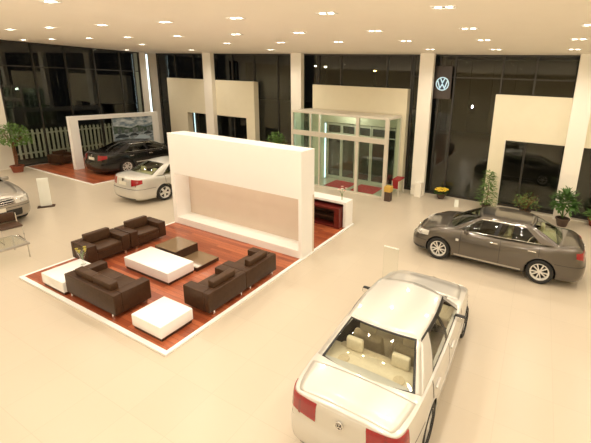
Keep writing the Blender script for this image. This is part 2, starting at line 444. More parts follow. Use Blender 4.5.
for yi, y in enumerate(LYS):
    for xi, x in enumerate(LXS):
        if xi in SKIP.get(y, ()): continue
        rank = xi - sum(1 for q in SKIP.get(y, ()) if q < xi)
        lab = 'twin recessed downlight, %s from the left glass in the row %s' % (ordn[rank], rown[y])
        vis = y >= 3.5 and not (y < 6 and x < -9.5)
        if dl is None: dl = downlight(lab); o = dl
        else: o = copy_tree(dl); o['label'] = lab
        o.location = (x + random.uniform(-.05, .05), y + random.uniform(-.05, .05), CEIL)
        s = link(bpy.data.objects.new('downlight_beam', edge_spot if y > 13 else random.choice(spots))); s.location = (o.location.x, o.location.y, CEIL - .06)

# ------------------------------------------------------------------ raised decks
def deck(name, label, x0, x1, y0, y1, h=.045, edge=.085, sides='lrfb'):
    t = thing(name, label, 'platform', ((x0 + x1) / 2, (y0 + y1) / 2, 0))
    a, b = (x1 - x0) / 2, (y1 - y0) / 2
    bm = B(); box(bm, -a + edge, a - edge, -b + edge, b - edge, 0, h); obj('wood_top', bm, M['wood'], t)
    bm = B()
    box(bm, -a, a, -b, -b + edge, 0, h, .006); box(bm, -a, a, b - edge, b, 0, h, .006)
    box(bm, -a, -a + edge, -b + edge, b - edge, 0, h, .006); box(bm, a - edge, a, -b + edge, b - edge, 0, h, .006)
    obj('border', bm, M['white'], t)
    return t
deck('lounge_deck', 'red wood lounge deck with white edging under the brown sofas', -10.48, -5.30, 3.36, 10.45)
deck('display_deck', 'red wood deck in the far corner under the black car', -22.8, -17.0, 8.40, 14.6, .045, .05)
DZ = .047

# ------------------------------------------------------------------ white display wall
t = thing('display_wall', 'white freestanding wall with a long low recess behind the lounge', 'partition', (-7.87, 7.4, DZ))
a = 2.55
bm = B(); box(bm, -a, a, 0, .60, 1.70, 2.98); obj('upper_box', bm, M['white'], t)
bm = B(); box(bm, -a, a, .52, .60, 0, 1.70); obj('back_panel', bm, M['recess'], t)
bm = B(); box(bm, -a, -a + .16, 0, .52, 0, 1.70); obj('end_panel', bm, M['white'], t)
bm = B(); box(bm, a - .10, a, 0, .52, 0, 1.70); obj('end_panel', bm, M['white'], t)
bm = B(); box(bm, -a + .16, a - .10, 0.0, .52, 0, .22, .004); obj('ledge', bm, M['white'], t)
bm = B(); box(bm, -a + .3, a - .3, .14, .20, 1.665, 1.70); obj('light_strip', bm, mat('recess_strip_glow', (1, .9, .7), .5, emit=(1, .88, .70), es=6.0), t)

# ------------------------------------------------------------------ sofas
def sofa(name, label, loc, rz, w, d, n, group=None, pillows=True):
    t = thing(name, label, 'sofa' if n > 1 else 'armchair', loc, rz, group)
    aw = .21 if n == 1 else .24; hb = .53
    bm = B(); box(bm, -w / 2 + aw, w / 2 - aw, -d / 2 + .14, d / 2 - .01, .095, .28, .008); obj('seat_base', bm, M['leather'], t, smooth=True)
    bm = B(); box(bm, -w / 2, w / 2, -d / 2, -d / 2 + .15, .095, hb, .014); obj('back_frame', bm, M['leather'], t, smooth=True)
    for s in (-1, 1):
        bm = B(); x = s * (w / 2 - aw / 2)
        box(bm, x - aw / 2, x + aw / 2, -d / 2 + .152, d / 2, .095, hb, .014); obj('armrest', bm, M['leather'], t, smooth=True)
    iw = (w - 2 * aw) / n
    for k in range(n):
        x0 = -w / 2 + aw + k * iw
        bm = B(); box(bm, x0 + .004, x0 + iw - .004, -d / 2 + .155, d / 2 - .0, .282, .40, .025); obj('seat_cushion', bm, M['leather_lt'], t, smooth=True)
        bm = B(); R = Matrix.Translation((0, -d / 2 + .20, .38)) @ Matrix.Rotation(math.radians(4), 4, 'X') @ Matrix.Translation((0, d / 2 - .20, -.38))
        box(bm, x0 + .006, x0 + iw - .006, -d / 2 + .11, -d / 2 + .27, .405, .67, .020, rot=R); obj('back_cushion', bm, M['leather_lt'], t, smooth=True)
    for sx in (-1, 1):
        for sy in (-1, 1):
            bm = B(); lathe(bm, [(0, 0), (.022, 0), (.02, .095), (0, .095)], 12, o=(sx * (w / 2 - .14), sy * (d / 2 - .03), 0)); obj('leg', bm, M['chrome'], t, smooth=True)
    return t
sofa('leather_sofa', 'wide brown leather two seat sofa with its back to the near deck edge', (-7.81, 3.87, DZ), 0, 1.74, .74, 2)
def swap(o, lab, loc, rz):
    o['label'] = lab; o.location = loc; o.rotation_euler = (0, 0, rz); return o
ac = sofa('leather_armchair', 'brown leather armchair near the white stool, its back to the right deck edge', (-5.81, 4.95, DZ), PI / 2, 1.03, .74, 1, 'brown armchairs on the lounge deck')
swap(copy_tree(ac), 'brown leather armchair nearer the white wall, its back to the right deck edge', (-5.81, 5.985, DZ), PI / 2)
swap(copy_tree(ac), 'brown leather armchair beside the glass vase, its back to the far cars', (-9.92, 4.91, DZ), -PI / 2)
swap(copy_tree(ac), 'brown leather armchair with its back to the pale sedan, nearest it', (-9.92, 5.96, DZ), -PI / 2)
swap(copy_tree(ac), 'lone dark brown armchair at the outer corner of the far display deck', (-22.15, 9.75, DZ), -PI / 2 + .35).pop('group', None)

# ------------------------------------------------------------------ tables
def white_table(name, label, x0, x1, y0, y1, h, cat):
    t = thing(name, label, cat, ((x0 + x1) / 2, (y0 + y1) / 2, DZ)); a, b = (x1 - x0) / 2, (y1 - y0) / 2
    bm = B(); box(bm, -a + .02, a - .02, -b + .02, b - .02, 0, .065); obj('plinth', bm, M['darkwood'], t)
    bm = B(); box(bm, -a, a, -b, b, .067, h - .0, .010); obj('top_block', bm, M['tablewhite'], t, smooth=True)
    return t
white_table('coffee_table', 'large white block coffee table at the centre of the lounge deck', -8.80, -7.18, 4.80, 5.50, .31, 'table')
white_table('side_table', 'white block stool between the two seat sofa and the right armchairs', -6.46, -5.62, 3.52, 4.20, .31, 'side table')
white_table('side_table', 'white block table in the left deck corner with the calla vase on it', -9.60, -8.72, 3.46, 4.24, .31, 'side table')
def smoked(label, x0, x1, y0, y1, h):
    t = thing('low_table', label, 'table', ((x0 + x1) / 2, (y0 + y1) / 2, DZ)); a, b = (x1 - x0) / 2, (y1 - y0) / 2
    bm = B(); box(bm, -a, a, -b, b, 0, h - .014); obj('base', bm, M['darkwood'], t)
    bm = B(); box(bm, -a, a, -b, b, h - .012, h, .003); obj('glass_top', bm, M['smoke'], t)
smoked('taller brown smoked glass cube table behind the white coffee table', -8.72, -7.93, 5.56, 6.24, .33)
smoked('very low brown smoked glass table behind the white coffee table', -7.92, -7.16, 5.56, 6.24, .10)

# calla vase on corner side table
t = thing('glass_vase', 'tall clear glass vase on the white corner table', 'vase', (-9.22, 4.12, DZ + .31))
bm = B(); lathe(bm, [(0, .0), (.05, .0), (.055, .01), (.022, .03), (.02, .10), (.06, .22), (.105, .40), (.10, .405), (.055, .22), (.012, .12), (0, .11)], 20); obj('glass_body', bm, M['clear'], t, smooth=True)
t = thing('calla_lilies', 'yellow calla lilies standing in the tall clear glass vase', 'flowers', (-9.22, 4.12, DZ + .31))
for k in range(4):
    an = k * 1.7 + .3; dx, dy = math.cos(an) * .10, math.sin(an) * .10
    bm = B(); tubev(bm, [(0, 0, .13), (dx * .3, dy * .3, .26), (dx, dy, .34)], .007, 6); obj('stem', bm, M['leaf2'], t, smooth=True)
    bm = B(); lathe(bm, [(.004, 0), (.012, .02), (.02, .05), (.034, .08), (.03, .076), (.016, .045), (.004, .015)], 12, o=(dx, dy, .33)); obj('bloom', bm, M['calla'], t, smooth=True)

# ------------------------------------------------------------------ counter behind the display wall
t = thing('reception_counter', 'white counter with a solid end panel behind the white display wall', 'counter', (-6.6, 10.18, DZ))
bm = B(); box(bm, -1.7, 1.24, -.25, .24, .80, .88, .006); obj('worktop', bm, M['white'], t)
bm = B(); box(bm, 1.14, 1.24, -.25, .24, 0, .80); obj('end_panel', bm, M['white'], t)
bm = B(); box(bm, -1.7, 1.14, .16, .24, 0, .80); obj('back_panel', bm, M['redwood'], t)
t = thing('media_cabinet', 'red mahogany open front cabinet tucked beneath the white counter', 'cabinet', (-6.55, 9.93, DZ))
bm = B(); box(bm, -1.1, 1.05, -.2, .22, .62, .69); obj('top', bm, M['redwood'], t)
for x in (-1.1, .86):
    bm = B(); box(bm, x, x + .19 if x > 0 else x + .06, -.2, .22, 0, .62); obj('side_panel', bm, M['redwood'], t)
bm = B(); box(bm, -1.04, .86, .16, .22, 0, .62); obj('back_panel', bm, M['darkwood'], t)
bm = B(); box(bm, -1.04, .86, -.18, .16, .0, .06); obj('bottom_shelf', bm, M['redwood'], t)
bm = B(); box(bm, -1.04, .86, -.16, .16, .33, .36); obj('shelf', bm, M['darkwood'], t)
t = thing('orchid_vase', 'slim vase on the end of the white counter', 'vase', (-5.62, 10.12, DZ + .88))
bm = B(); lathe(bm, [(0, 0), (.035, 0), (.03, .1), (.035, .2), (.03, .2), (.02, .02), (0, .02)], 14); obj('vase_body', bm, M['clear'], t, smooth=True)
t = thing('pale_orchids', 'pale pink orchid blooms standing in the slim vase on the counter', 'flowers', (-5.62, 10.12, DZ + .88))
for k in range(6):
    an = k * 1.05; r = .10 + .05 * (k % 2); dx, dy, dz = math.cos(an) * r, math.sin(an) * r, .34 + .05 * (k % 3)
    bm = B(); tubev(bm, [(0, 0, .03), (dx * .15, dy * .15, .22), (dx, dy, dz)], .005, 5); obj('stem', bm, M['leaf2'], t)
    bm = B()
    for q in range(5):
        b = q * 2 * PI / 5; u = Vector((math.cos(b), math.sin(b), .25)) * .055
        w_ = Vector((-math.sin(b), math.cos(b), 0)) * .03
        c = Vector((dx, dy, dz)); poly(bm, [c, c + u * .6 + w_, c + u, c + u * .6 - w_])
    obj('bloom', bm, M['cream'] if k % 2 else M['pink'], t)

# ------------------------------------------------------------------ far display frame with poster
t = thing('display_portal', 'white free standing portal frame beside the black car', 'frame', (-20.3, 11.6, DZ))
bm = B(); box(bm, -.12, .12, -2.24, -1.88, 0, 2.40); obj('post', bm, M['white'], t)
bm = B(); box(bm, -.12, .12, 1.93, 2.26, 0, 2.40); obj('post', bm, M['white'], t)
bm = B(); box(bm, -.12, .12, -2.24, 2.26, 2.40, 2.60); obj('lintel', bm, M['white'], t)
t = thing('landscape_poster', 'blue grey poster of parked cars under a cloudy sky inside the white frame', 'poster', (-20.3, 12.45, DZ))
bm = B(); box(bm, -.04, .04, -1.10, 1.07, .3, 2.38); obj('board', bm, M['proad'], t)
bm = B(); box(bm, .041, .045, -1.10, 1.07, 1.75, 2.38); obj('printed_sky', bm, M['ptop'], t)
bm = B(); prism(bm, [(.046, -1.1, 1.55), (.046, 1.07, 1.55), (.046, 1.07, 1.88), (.046, .6, 1.80), (.046, .2, 1.92), (.046, -.2, 1.78), (.046, -.6, 1.9), (.046, -1.1, 1.97)], (.003, 0, 0)); obj('printed_trees', bm, M['pmid'], t)
bm = B()
for y, w_, h in ((-.9, .2, .3), (-.55, .25, .22), (-.1, .3, .28), (.35, .2, .2), (.7, .28, .25)): box(bm, .050, .053, y, y + w_, 1.52, 1.52 + h)
obj('printed_buildings', bm, M['pbld'], t)
def flatcar(bm, y, z, s, x=.054):
    pr = [(-.5, 0), (.5, 0), (.5, .14), (.32, .17), (.18, .28), (-.2, .28), (-.36, .16), (-.5, .13)]
    prism(bm, [(x, y + a * s, z + b * s) for a, b in pr], (.003, 0, 0))
for q in ((-.7, 1.30, .7), (-.05, 1.36, .5), (.75, 1.4, .45)):
    bm = B(); flatcar(bm, *q); obj('printed_dark_car', bm, M['pcar'], t)
for q in ((.4, 1.12, .9), (-.6, .95, .8)):
    bm = B(); flatcar(bm, *q); obj('printed_pale_car', bm, M['pcar2'], t)

# ------------------------------------------------------------------ small stands
t = thing('banner_stand', 'white upright lightbox panel on a dark foot beside the silver off-roader', 'sign', (-15.52, 6.1, 0), math.radians(62))
bm = B(); box(bm, -.24, .24, -.12, .12, 0, .035, .008); obj('foot', bm, M['darkwood'], t)
R = Matrix.Rotation(math.radians(-3), 4, 'X')
bm = B(); box(bm, -.155, .155, -.035, .035, .035, 1.05, .012, rot=R); obj('panel', bm, M['banner'], t)
t = thing('acrylic_sign_holder', 'clear acrylic sign holder standing beyond the near silver sedan', 'sign holder', (-2.82, 7.62, 0))
bm = B(); box(bm, -.2, .2, -.14, .14, 0, .012, .003); obj('base', bm, M['clear'], t)
bm = B(); box(bm, -.19, .19, -.003, .003, .012, .93); obj('sheet', bm, M['faint'], t)
bm = B(); box(bm, -.19, .19, -.012, .012, .91, .935); obj('top_edge', bm, M['banner'], t)
bm = B(); tubev(bm, [(-.19, 0, .012), (-.19, 0, .91)], .006, 6); tubev(bm, [(.19, 0, .012), (.19, 0, .91)], .006, 6); obj('side_rail', bm, M['clear'], t)
t = thing('price_card', 'tiny white tent card on the floor near the yellow flowers', 'card', (-2.62, 14.35, 0), .4)
bm = B(); prism(bm, [(-.08, -.06, 0), (-.08, .0, .30), (-.08, .012, .30), (-.08, -.048, 0)], (.16, 0, 0)); prism(bm, [(-.08, .06, 0), (-.08, .0, .30), (-.08, -.012, .30), (-.08, .048, 0)], (.16, 0, 0)); obj('card_sheet', bm, M['banner'], t)

# ------------------------------------------------------------------ plants
def leafmesh(bm, c, d, L, W, fold=.25, mi=0):
    d = Vector(d).normalized(); s = d.cross(Vector((0, 0, 1)))
    if s.length < .05: s = Vector((1, 0, 0))
    s.normalize(); up = s.cross(d).normalized(); c = Vector(c)
    p = [c, c + d * L * .35 + s * W / 2 + up * W * fold * .5, c + d * L * .75 + s * W * .35 - up * L * .06, c + d * L - up * L * .18,
         c + d * L * .75 - s * W * .35 - up * L * .06, c + d * L * .35 - s * W / 2 + up * W * fold * .5, c + d * L * .5 - up * L * .02]
    v = [bm.verts.new(q) for q in p]
    for a, b in ((0, 1), (1, 2), (2, 3), (3, 4), (4, 5), (5, 0)):
        bm.faces.new((v[a], v[b], v[6])).material_index = mi
def pot(t, r, h, m, r2=None):
    r2 = r2 or r * .72
    bm = B(); lathe(bm, [(0, 0), (r2, 0), (r, h - .05), (r * 1.1, h - .05), (r * 1.1, h), (r * .92, h), (r * .88, h - .05), (0, h - .05)], 24); obj('pot', bm, m, t, smooth=True)
    bm = B(); lathe(bm, [(0, h - .035), (r * .87, h - .045)], 20); obj('soil', bm, M['soil'], t)
def rdir(lo=-.3, hi=.9):
    a = random.uniform(0, 2 * PI); z = random.uniform(lo, hi); r = math.sqrt(max(0, 1 - z * z)); return Vector((r * math.cos(a), r * math.sin(a), z))
# indoor tree far left
t = thing('indoor_tree', 'bushy green indoor tree in a terracotta pot against the far left column', 'potted tree', (-21.98, 7.80, 0))
pot(t, .24, .32, M['terracotta'], .18)
bm = B()
for k in range(3):
    a = k * 2.1; tubev(bm, [(.04 * math.cos(a), .04 * math.sin(a), .3), (.05 * math.cos(a + 1.2), .05 * math.sin(a + 1.2), .8), (.04 * math.cos(a + 2.4), .04 * math.sin(a + 2.4), 1.4)], .035, 8)
for k in range(12):
    d = rdir(.1, .9); tubev(bm, [(0, 0, 1.35), Vector((0, 0, 1.45)) + d * .3, Vector((0, 0, 1.6)) + d * .62], [.02, .013, .005], 5)
obj('trunk', bm, M['bark'], t, smooth=True)
bm = B()
for k in range(900):
    d = rdir(-.5, 1); r = random.uniform(.25, 1) ** .5
    c = Vector((d.x * .72 * r, d.y * .72 * r, 1.66 + d.z * .60 * r)); leafmesh(bm, c, (d + rdir(-.8, .4) * .9), random.uniform(.10, .17), random.uniform(.05, .08))
obj('foliage', bm, M['leaf2'], t, smooth='raw')
# tall narrow plant right of the flower pot
t = thing('tall_potted_plant', 'tall slim leafy green plant in front of the right beige wall jamb', 'potted plant', (-1.50, 14.62, 0))
pot(t, .17, .24, M['potwhite'])
bm = B(); tubev(bm, [(0, 0, .2), (.02, 0, .7), (0, .01, 1.4)], [.02, .018, .008], 6); obj('stem', bm, M['bark'], t, smooth=True)
bm = B()
for k in range(420):
    z = random.uniform(.25, 1.6); w_ = .34 * (1 - ((z - .25) / 1.6) ** 1.3) + .05; d = rdir(-.3, .5); c = Vector((d.x * w_ * random.random(), d.y * w_ * random.random(), z))
    leafmesh(bm, c, d, random.uniform(.12, .22), random.uniform(.04, .07))
obj('foliage', bm, M['leaf2'], t, smooth='raw')
# sparse reddish shrub
t = thing('sparse_shrub', 'sparse reddish green shrub in a low pot before the right opening', 'potted plant', (-.05, 14.90, 0))
pot(t, .20, .22, M['potwhite'])
bm = B()
for k in range(14):
    d = rdir(.3, .9); tubev(bm, [(0, 0, .18), Vector((0, 0, .3)) + d * .3, Vector((0, 0, .35)) + d * .62], [.01, .007, .003], 5)
obj('stem', bm, M['bark'], t)
bm = B()
for k in range(380):
    d = rdir(-.1, .95); r = random.uniform(.4, 1); c = Vector((d.x * .55 * r, d.y * .5 * r, .38 + d.z * .52 * r)); leafmesh(bm, c, rdir(-.4, .7), random.uniform(.08, .14), random.uniform(.025, .045), mi=random.choice((0, 1, 1)))
obj('foliage', bm, [M['leaf3'], M['leaf2']], t, smooth='raw')
# broad leaf plant before the right column
t = thing('broad_leaf_plant', 'broad leaved dark green plant in a dark pot at the right column foot', 'potted plant', (1.22, 14.36, 0))
pot(t, .22, .30, M['potwhite'])
bm = B()
for k in range(9):
    d = rdir(.5, .98); tubev(bm, [(0, 0, .3), Vector((0, 0, .5)) + d * .3, Vector((0, 0, .55)) + d * .75], [.015, .01, .005], 5)
obj('stem', bm, M['leaf'], t)
bm = B()
for k in range(300):
    d = rdir(-.4, 1); r = random.uniform(.4, 1); c = Vector((d.x * .36 * r, d.y * .34 * r, .82 + d.z * .52 * r)); leafmesh(bm, c, d + rdir(-.6, .3) * .5, random.uniform(.16, .26), random.uniform(.08, .12))
obj('foliage', bm, M['leaf'], t, smooth='raw')
# pot at the right frame edge
t = thing('round_leaf_plant', 'low plant in a reddish pot beyond the right column', 'potted plant', (2.32, 15.0, 0))
pot(t, .24, .30, M['terracotta'])
bm = B()
for k in range(150):
    d = rdir(-.1, 1); r = random.uniform(.3, 1); c = Vector((d.x * .34 * r, d.y * .32 * r, .38 + d.z * .30 * r)); leafmesh(bm, c, d, random.uniform(.12, .2), random.uniform(.05, .09))
obj('foliage', bm, M['leaf2'], t, smooth='raw')
# shrub behind the display wall
t = thing('bushy_shrub', 'bushy green shrub against the dark glass behind the white display wall', 'potted plant', (-11.95, 14.45, 0))
pot(t, .3, .4, M['potwhite'])
bm = B()
for k in range(18):
    d = rdir(.3, .95); tubev(bm, [(0, 0, .35), Vector((0, 0, .9)) + d * .2, Vector((0, 0, 1.3)) + d * .7], [.015, .01, .004], 5)
obj('stem', bm, M['bark'], t)
bm = B()
for k in range(600):
    d = rdir(-.6, 1); r = random.uniform(.3, 1); c = Vector((d.x * .62 * r, d.y * .5 * r, 1.45 + d.z * .68 * r)); leafmesh(bm, c, d + rdir() * .6, random.uniform(.10, .18), random.uniform(.05, .08))
obj('foliage', bm, M['leaf2'], t, smooth='raw')
# yellow chrysanthemum bowl
t = thing('flower_pot', 'bowl of yellow flowers on the floor before the dark glass', 'flower pot', (-3.45, 15.1, 0))
pot(t, .22, .26, M['potwhite'], .13)
bm = B()
for k in range(120):
    d = rdir(-.1, .7); c = Vector((d.x * .22, d.y * .22, .28 + d.z * .10)); leafmesh(bm, c, d, .10, .05)
obj('foliage', bm, M['leaf'], t, smooth='raw')
bm = B()
for k in range(70):
    a = random.uniform(0, 2 * PI); r = .31 * math.sqrt(random.random()); c = Vector((r * math.cos(a), r * math.sin(a), .44 - .35 * r * r + random.uniform(-.02, .02)))
    lathe(bm, [(0, -.02), (.03, -.005), (.036, .012), (.015, .025), (0, .022)], 8, o=c)
obj('blooms', bm, M['yellow'], t, smooth=True)['kind'] = 'stuff'

# ------------------------------------------------------------------ cars
def clamp(v, a=0., b=1.): return max(a, min(b, v))
def lerp(a, b, t): return a + (b - a) * t
def catmull(pts, k=14):
    out = []; n = len(pts)
    for i in range(n - 1):
        p0, p1, p2, p3 = pts[max(i - 1, 0)], pts[i], pts[i + 1], pts[min(i + 2, n - 1)]
        for j in range(k):
            t = j / k
            out.append(tuple(.5 * (2 * p1[c] + (p2[c] - p0[c]) * t + (2 * p0[c] - 5 * p1[c] + 4 * p2[c] - p3[c]) * t * t + (-p0[c] + 3 * p1[c] - 3 * p2[c] + p3[c]) * t ** 3) for c in (0, 1)))
    out.append(pts[-1]); return out
class Shell:
    def __init__(s, c):
        s.c = c; L, hw = c['L'], c['W'] / 2; s.L, s.hw = L, hw
        pts = [(0, 0), (.012, .3), (.05, .58), (.12, .77), (.25, .89), (.5, .96), (1.0, .995), (L / 2, 1.0), (L - 1.0, .99), (L - .5, .955), (L - .24, .89), (L - .11, .78), (L - .045, .6), (L - .012, .3), (L, 0)]
        if c.get('pts'): pts = c['pts'](L)
        d = catmull([(x, y * hw) for x, y in pts]); d = [(x, max(0, y)) for x, y in d]
        acc = [0.]
        for a, b in zip(d[:-1], d[1:]): acc.append(acc[-1] + math.dist(a, b))
        s.d, s.acc = d, [a / acc[-1] for a in acc]
    def out(s, f):
        f = clamp(f)
        lo, hi = 0, len(s.acc) - 1
        while hi - lo > 1:
            m = (lo + hi) // 2
            if s.acc[m] <= f: lo = m
            else: hi = m
        t = (f - s.acc[lo]) / max(1e-9, s.acc[hi] - s.acc[lo])
        return lerp(s.d[lo][0], s.d[hi][0], t), lerp(s.d[lo][1], s.d[hi][1], t)
    def f_of_x(s, x):
        lo, hi = 0., 1.
        for _ in range(30):
            m = (lo + hi) / 2
            if s.out(m)[0] < x: lo = m
            else: hi = m
        return lo
    def f_of_y(s, y, rear):
        lo, hi = (0., .35)
        for _ in range(30):
            m = (lo + hi) / 2
            if s.out(1 - m if rear else m)[1] < y: lo = m
            else: hi = m
        return 1 - lo if rear else lo
    def S(s, f, t):
        X, Y = s.out(f); c = s.c
        fr = clamp(1 - X / .9); rr = clamp(1 - (s.L - X) / .9)
        x = X + interp(c['ft'], t) * fr - interp(c['rt'], t) * rr
        y = Y * (1 - interp(c['ins'], t) / s.hw)
        z = c['zb'] + t * (interp(c['ztop'], X) - c['zb'])
        return Vector((x - s.L / 2, y, z))
    def t_of_z(s, f, z):
        X, _ = s.out(f); return (z - s.c['zb']) / (interp(s.c['ztop'], X) - s.c['zb'])
    def N(s, f, t):
        e = .002
        a = s.S(min(1, f + e), t) - s.S(max(0, f - e), t); b = s.S(f, min(1, t + e)) - s.S(f, max(0, t - e))
        n = a.cross(b)
        if n.length < 1e-9: return Vector((0, 1, 0))
        n.normalize()
        p = s.S(f, t)
        if n.y < 0 and abs(n.y) > .05 or (abs(n.y) <= .05 and n.x * p.x < 0): n = -n
        return n
    def T(s, X, a):
        """top surface, a in -1..1 across"""
        f = s.f_of_x(X); p = s.S(f, 1.0)
        return Vector((p.x, p.y * a, p.z + s.c['crown'] * (p.y / s.hw) ** 2 * (1 - a * a)))
    def body(s):
        bm = B(); NF = 110
        ts = [0, .04, .09, .16, .26, .36, .46, .54, .60, .66, .74, .82, .885, .93, .962, .985, 1.0]
        fs = [i / NF for i in range(NF + 1)]
        rings = []
        for t in ts:
            half = [s.S(f, t) for f in fs]
            half[0].y = half[-1].y = 0
            lr = [bm.verts.new(p) for p in half]
            rr = [lr[0]] + [bm.verts.new((p.x, -p.y, p.z)) for p in half[1:-1]] + [lr[-1]]
            rings.append((lr, rr))
        for (l0, r0), (l1, r1) in zip(rings[:-1], rings[1:]):
            for i in range(NF):
                bm.faces.new((l0[i], l0[i + 1], l1[i + 1], l1[i])); bm.faces.new((r0[i + 1], r0[i], r1[i], r1[i + 1]))
        for (l, r), crown in ((rings[0], 0), (rings[-1], s.c['crown'])):
            K = 10; rows = []
            for i in range(NF + 1):
                if i in (0, NF): rows.append([l[i]] * (K + 1)); continue
                p = l[i].co; row = [l[i]]
                for k in range(1, K):
                    a = 1 - 2 * k / K
                    row.append(bm.verts.new((p.x, p.y * a, p.z + crown * (p.y / s.hw) ** 2 * (1 - a * a))))
                row.append(r[i]); rows.append(row)
            for a, b in zip(rows[:-1], rows[1:]):
                for k in range(K):
                    vs = []
                    for v in (a[k], a[k + 1], b[k + 1], b[k]):
                        if v not in vs: vs.append(v)
                    if len(vs) > 2: bm.faces.new(vs)
        return bm
    def patch(s, bm, f0, f1, tlo, thi, off=.006, nf=14, nt=8, side=1, avoid=None, sk=.012, mi=0):
        fl = tlo if callable(tlo) else (lambda q: tlo); fh = thi if callable(thi) else (lambda q: thi)
        g = []
        for i in range(nf + 1):
            q = i / nf; f = lerp(f0, f1, q); row = []
            for j in range(nt + 1):
                t = lerp(fl(q), fh(q), j / nt)
                p = s.S(f, t); n = s.N(f, t)
                edge = i in (0, nf) or j in (0, nt)
                row.append((p, n))
            g.append(row)
        def mk(o): return [[p + n * o for p, n in row] for row in g]
        A = mk(off)
        if avoid:
            for row in A:
                for p in row:
                    for (wx, wz, wr) in avoid:
                        d = Vector((p.x - wx, 0, p.z - wz))
                        if d.length < wr:
                            d.normalize(); p.x = wx + d.x * wr; p.z = wz + d.z * wr
        V = [[bm.verts.new((p.x, p.y * side, p.z)) for p in row] for row in A]
        for i in range(nf):
            for j in range(nt):
                bm.faces.new((V[i][j], V[i + 1][j], V[i + 1][j + 1], V[i][j + 1])).material_index = mi
        if sk:
            loop = [(i, 0) for i in range(nf)] + [(nf, j) for j in range(nt)] + [(i, nt) for i in range(nf, 0, -1)] + [(0, j) for j in range(nt, 0, -1)]
            Wv = []
            for i, j in loop:
                n = g[i][j][1]; p = A[i][j] - n * sk; Wv.append(bm.verts.new((p.x, p.y * side, p.z)))
            m = len(loop)
            for k in range(m):
                a = V[loop[k][0]][loop[k][1]]; b = V[loop[(k + 1) % m][0]][loop[(k + 1) % m][1]]
                bm.faces.new((a, b, Wv[(k + 1) % m], Wv[k])).material_index = mi
        return bm

def boolean(body, cutters):
    mods = []
    for cobj in cutters:
        m = body.modifiers.new('b', 'BOOLEAN'); m.operation = 'DIFFERENCE'; m.object = cobj; m.solver = 'EXACT'
    dg = bpy.context.evaluated_depsgraph_get(); dg.update()
    me = bpy.data.meshes.new_from_object(body.evaluated_get(dg))
    body.modifiers.clear(); old = body.data; body.data = me
    for cobj in cutters: bpy.data.objects.remove(cobj)
    me.shade_smooth(); me.set_sharp_from_angle(angle=math.radians(32))

def wheel(t, x, side, hw, R, style, rimR=.215):
    bm = B(); w = .10; y0 = 0
    # outward face at y=+w
    lathe(bm, [(rimR, w), (rimR + .012, w), (rimR + .008, w - .02), (rimR - .03, w - .035), (rimR - .035, -w + .02), (rimR, -w)], 36, axis='y')
    lathe(bm, [(0, w - .075), (rimR - .03, w - .07)], 28, axis='y', mi=1)
    lathe(bm, [(0, w - .012), (.03, w - .012), (.05, w - .025), (.055, w - .06)], 20, axis='y')
    n = {'ten': 5, 'seven': 7, 'five': 5}[style]
    for k in range(n):
        for off in ((-.14, .14) if style == 'ten' else (0,)):
            a = 2 * PI * k / n + off; c, s_ = math.cos(a), math.sin(a)
            ww = {'ten': .013, 'seven': .020, 'five': .034}[style]
            a2 = 2 * PI * k / n + off * 1.9 if style == 'ten' else a
            r0, r1 = .035, rimR - .008
            p0 = Vector((c * r0, 0, s_ * r0)); p1 = Vector((math.cos(a2) * r1, 0, math.sin(a2) * r1)); d = (p1 - p0).normalized(); nn = Vector((-d.z, 0, d.x))
            q = [p0 + nn * ww, p1 + nn * ww * 1.25, p1 - nn * ww * 1.25, p0 - nn * ww]
            prism(bm, [v + Vector((0, w - .016, 0)) for v in q], (0, -.03, 0))
    o = obj('wheel', bm, [M['alloy'], M['blackmatte']], t, smooth=30)
    bm = B(); e = rimR + .006
    lathe(bm, [(e, w), (e + .02, w + .008), (R - .035, w + .012), (R - .01, w - .004), (R, w - .03), (R, -w + .03), (R - .01, -w + .004), (e + .02, -w - .006), (e, -w), (e, w)], 40, axis='y')
    obj('tyre', bm, M['rubber'], o, smooth=True)
    o.location = (x, side * (hw - w - .012), R); o.rotation_euler = (0, .3, 0 if side > 0 else PI)
    return o

def seat(t, x, y, m, w=.50, name='front_seat', h=.52):
    bm = B(); box(bm, x - .27, x + .24, y - w / 2, y + w / 2, .30, .46, .05); 
    R = Matrix.Translation((x + .22, 0, .42)) @ Matrix.Rotation(math.radians(18), 4, 'Y') @ Matrix.Translation((-x - .22, 0, -.42))
    box(bm, x + .14, x + .29, y - w / 2, y + w / 2, .38, .42 + h, .05, rot=R)
    o = obj(name, bm, m, t, smooth=40)
    return o, R
def headrest(o, x, y, z, m, w=.27, hgt=.19, d=.10):
    bm = B(); box(bm, x - d / 2, x + d / 2, y - w / 2, y + w / 2, z, z + hgt, .035)
    h = obj('headrest', bm, m, o, smooth=40)
    bm = B()
    for s_ in (-.06, .06): tubev(bm, [(x, y + s_, z - .09), (x, y + s_, z + .02)], .007, 6)
    return h

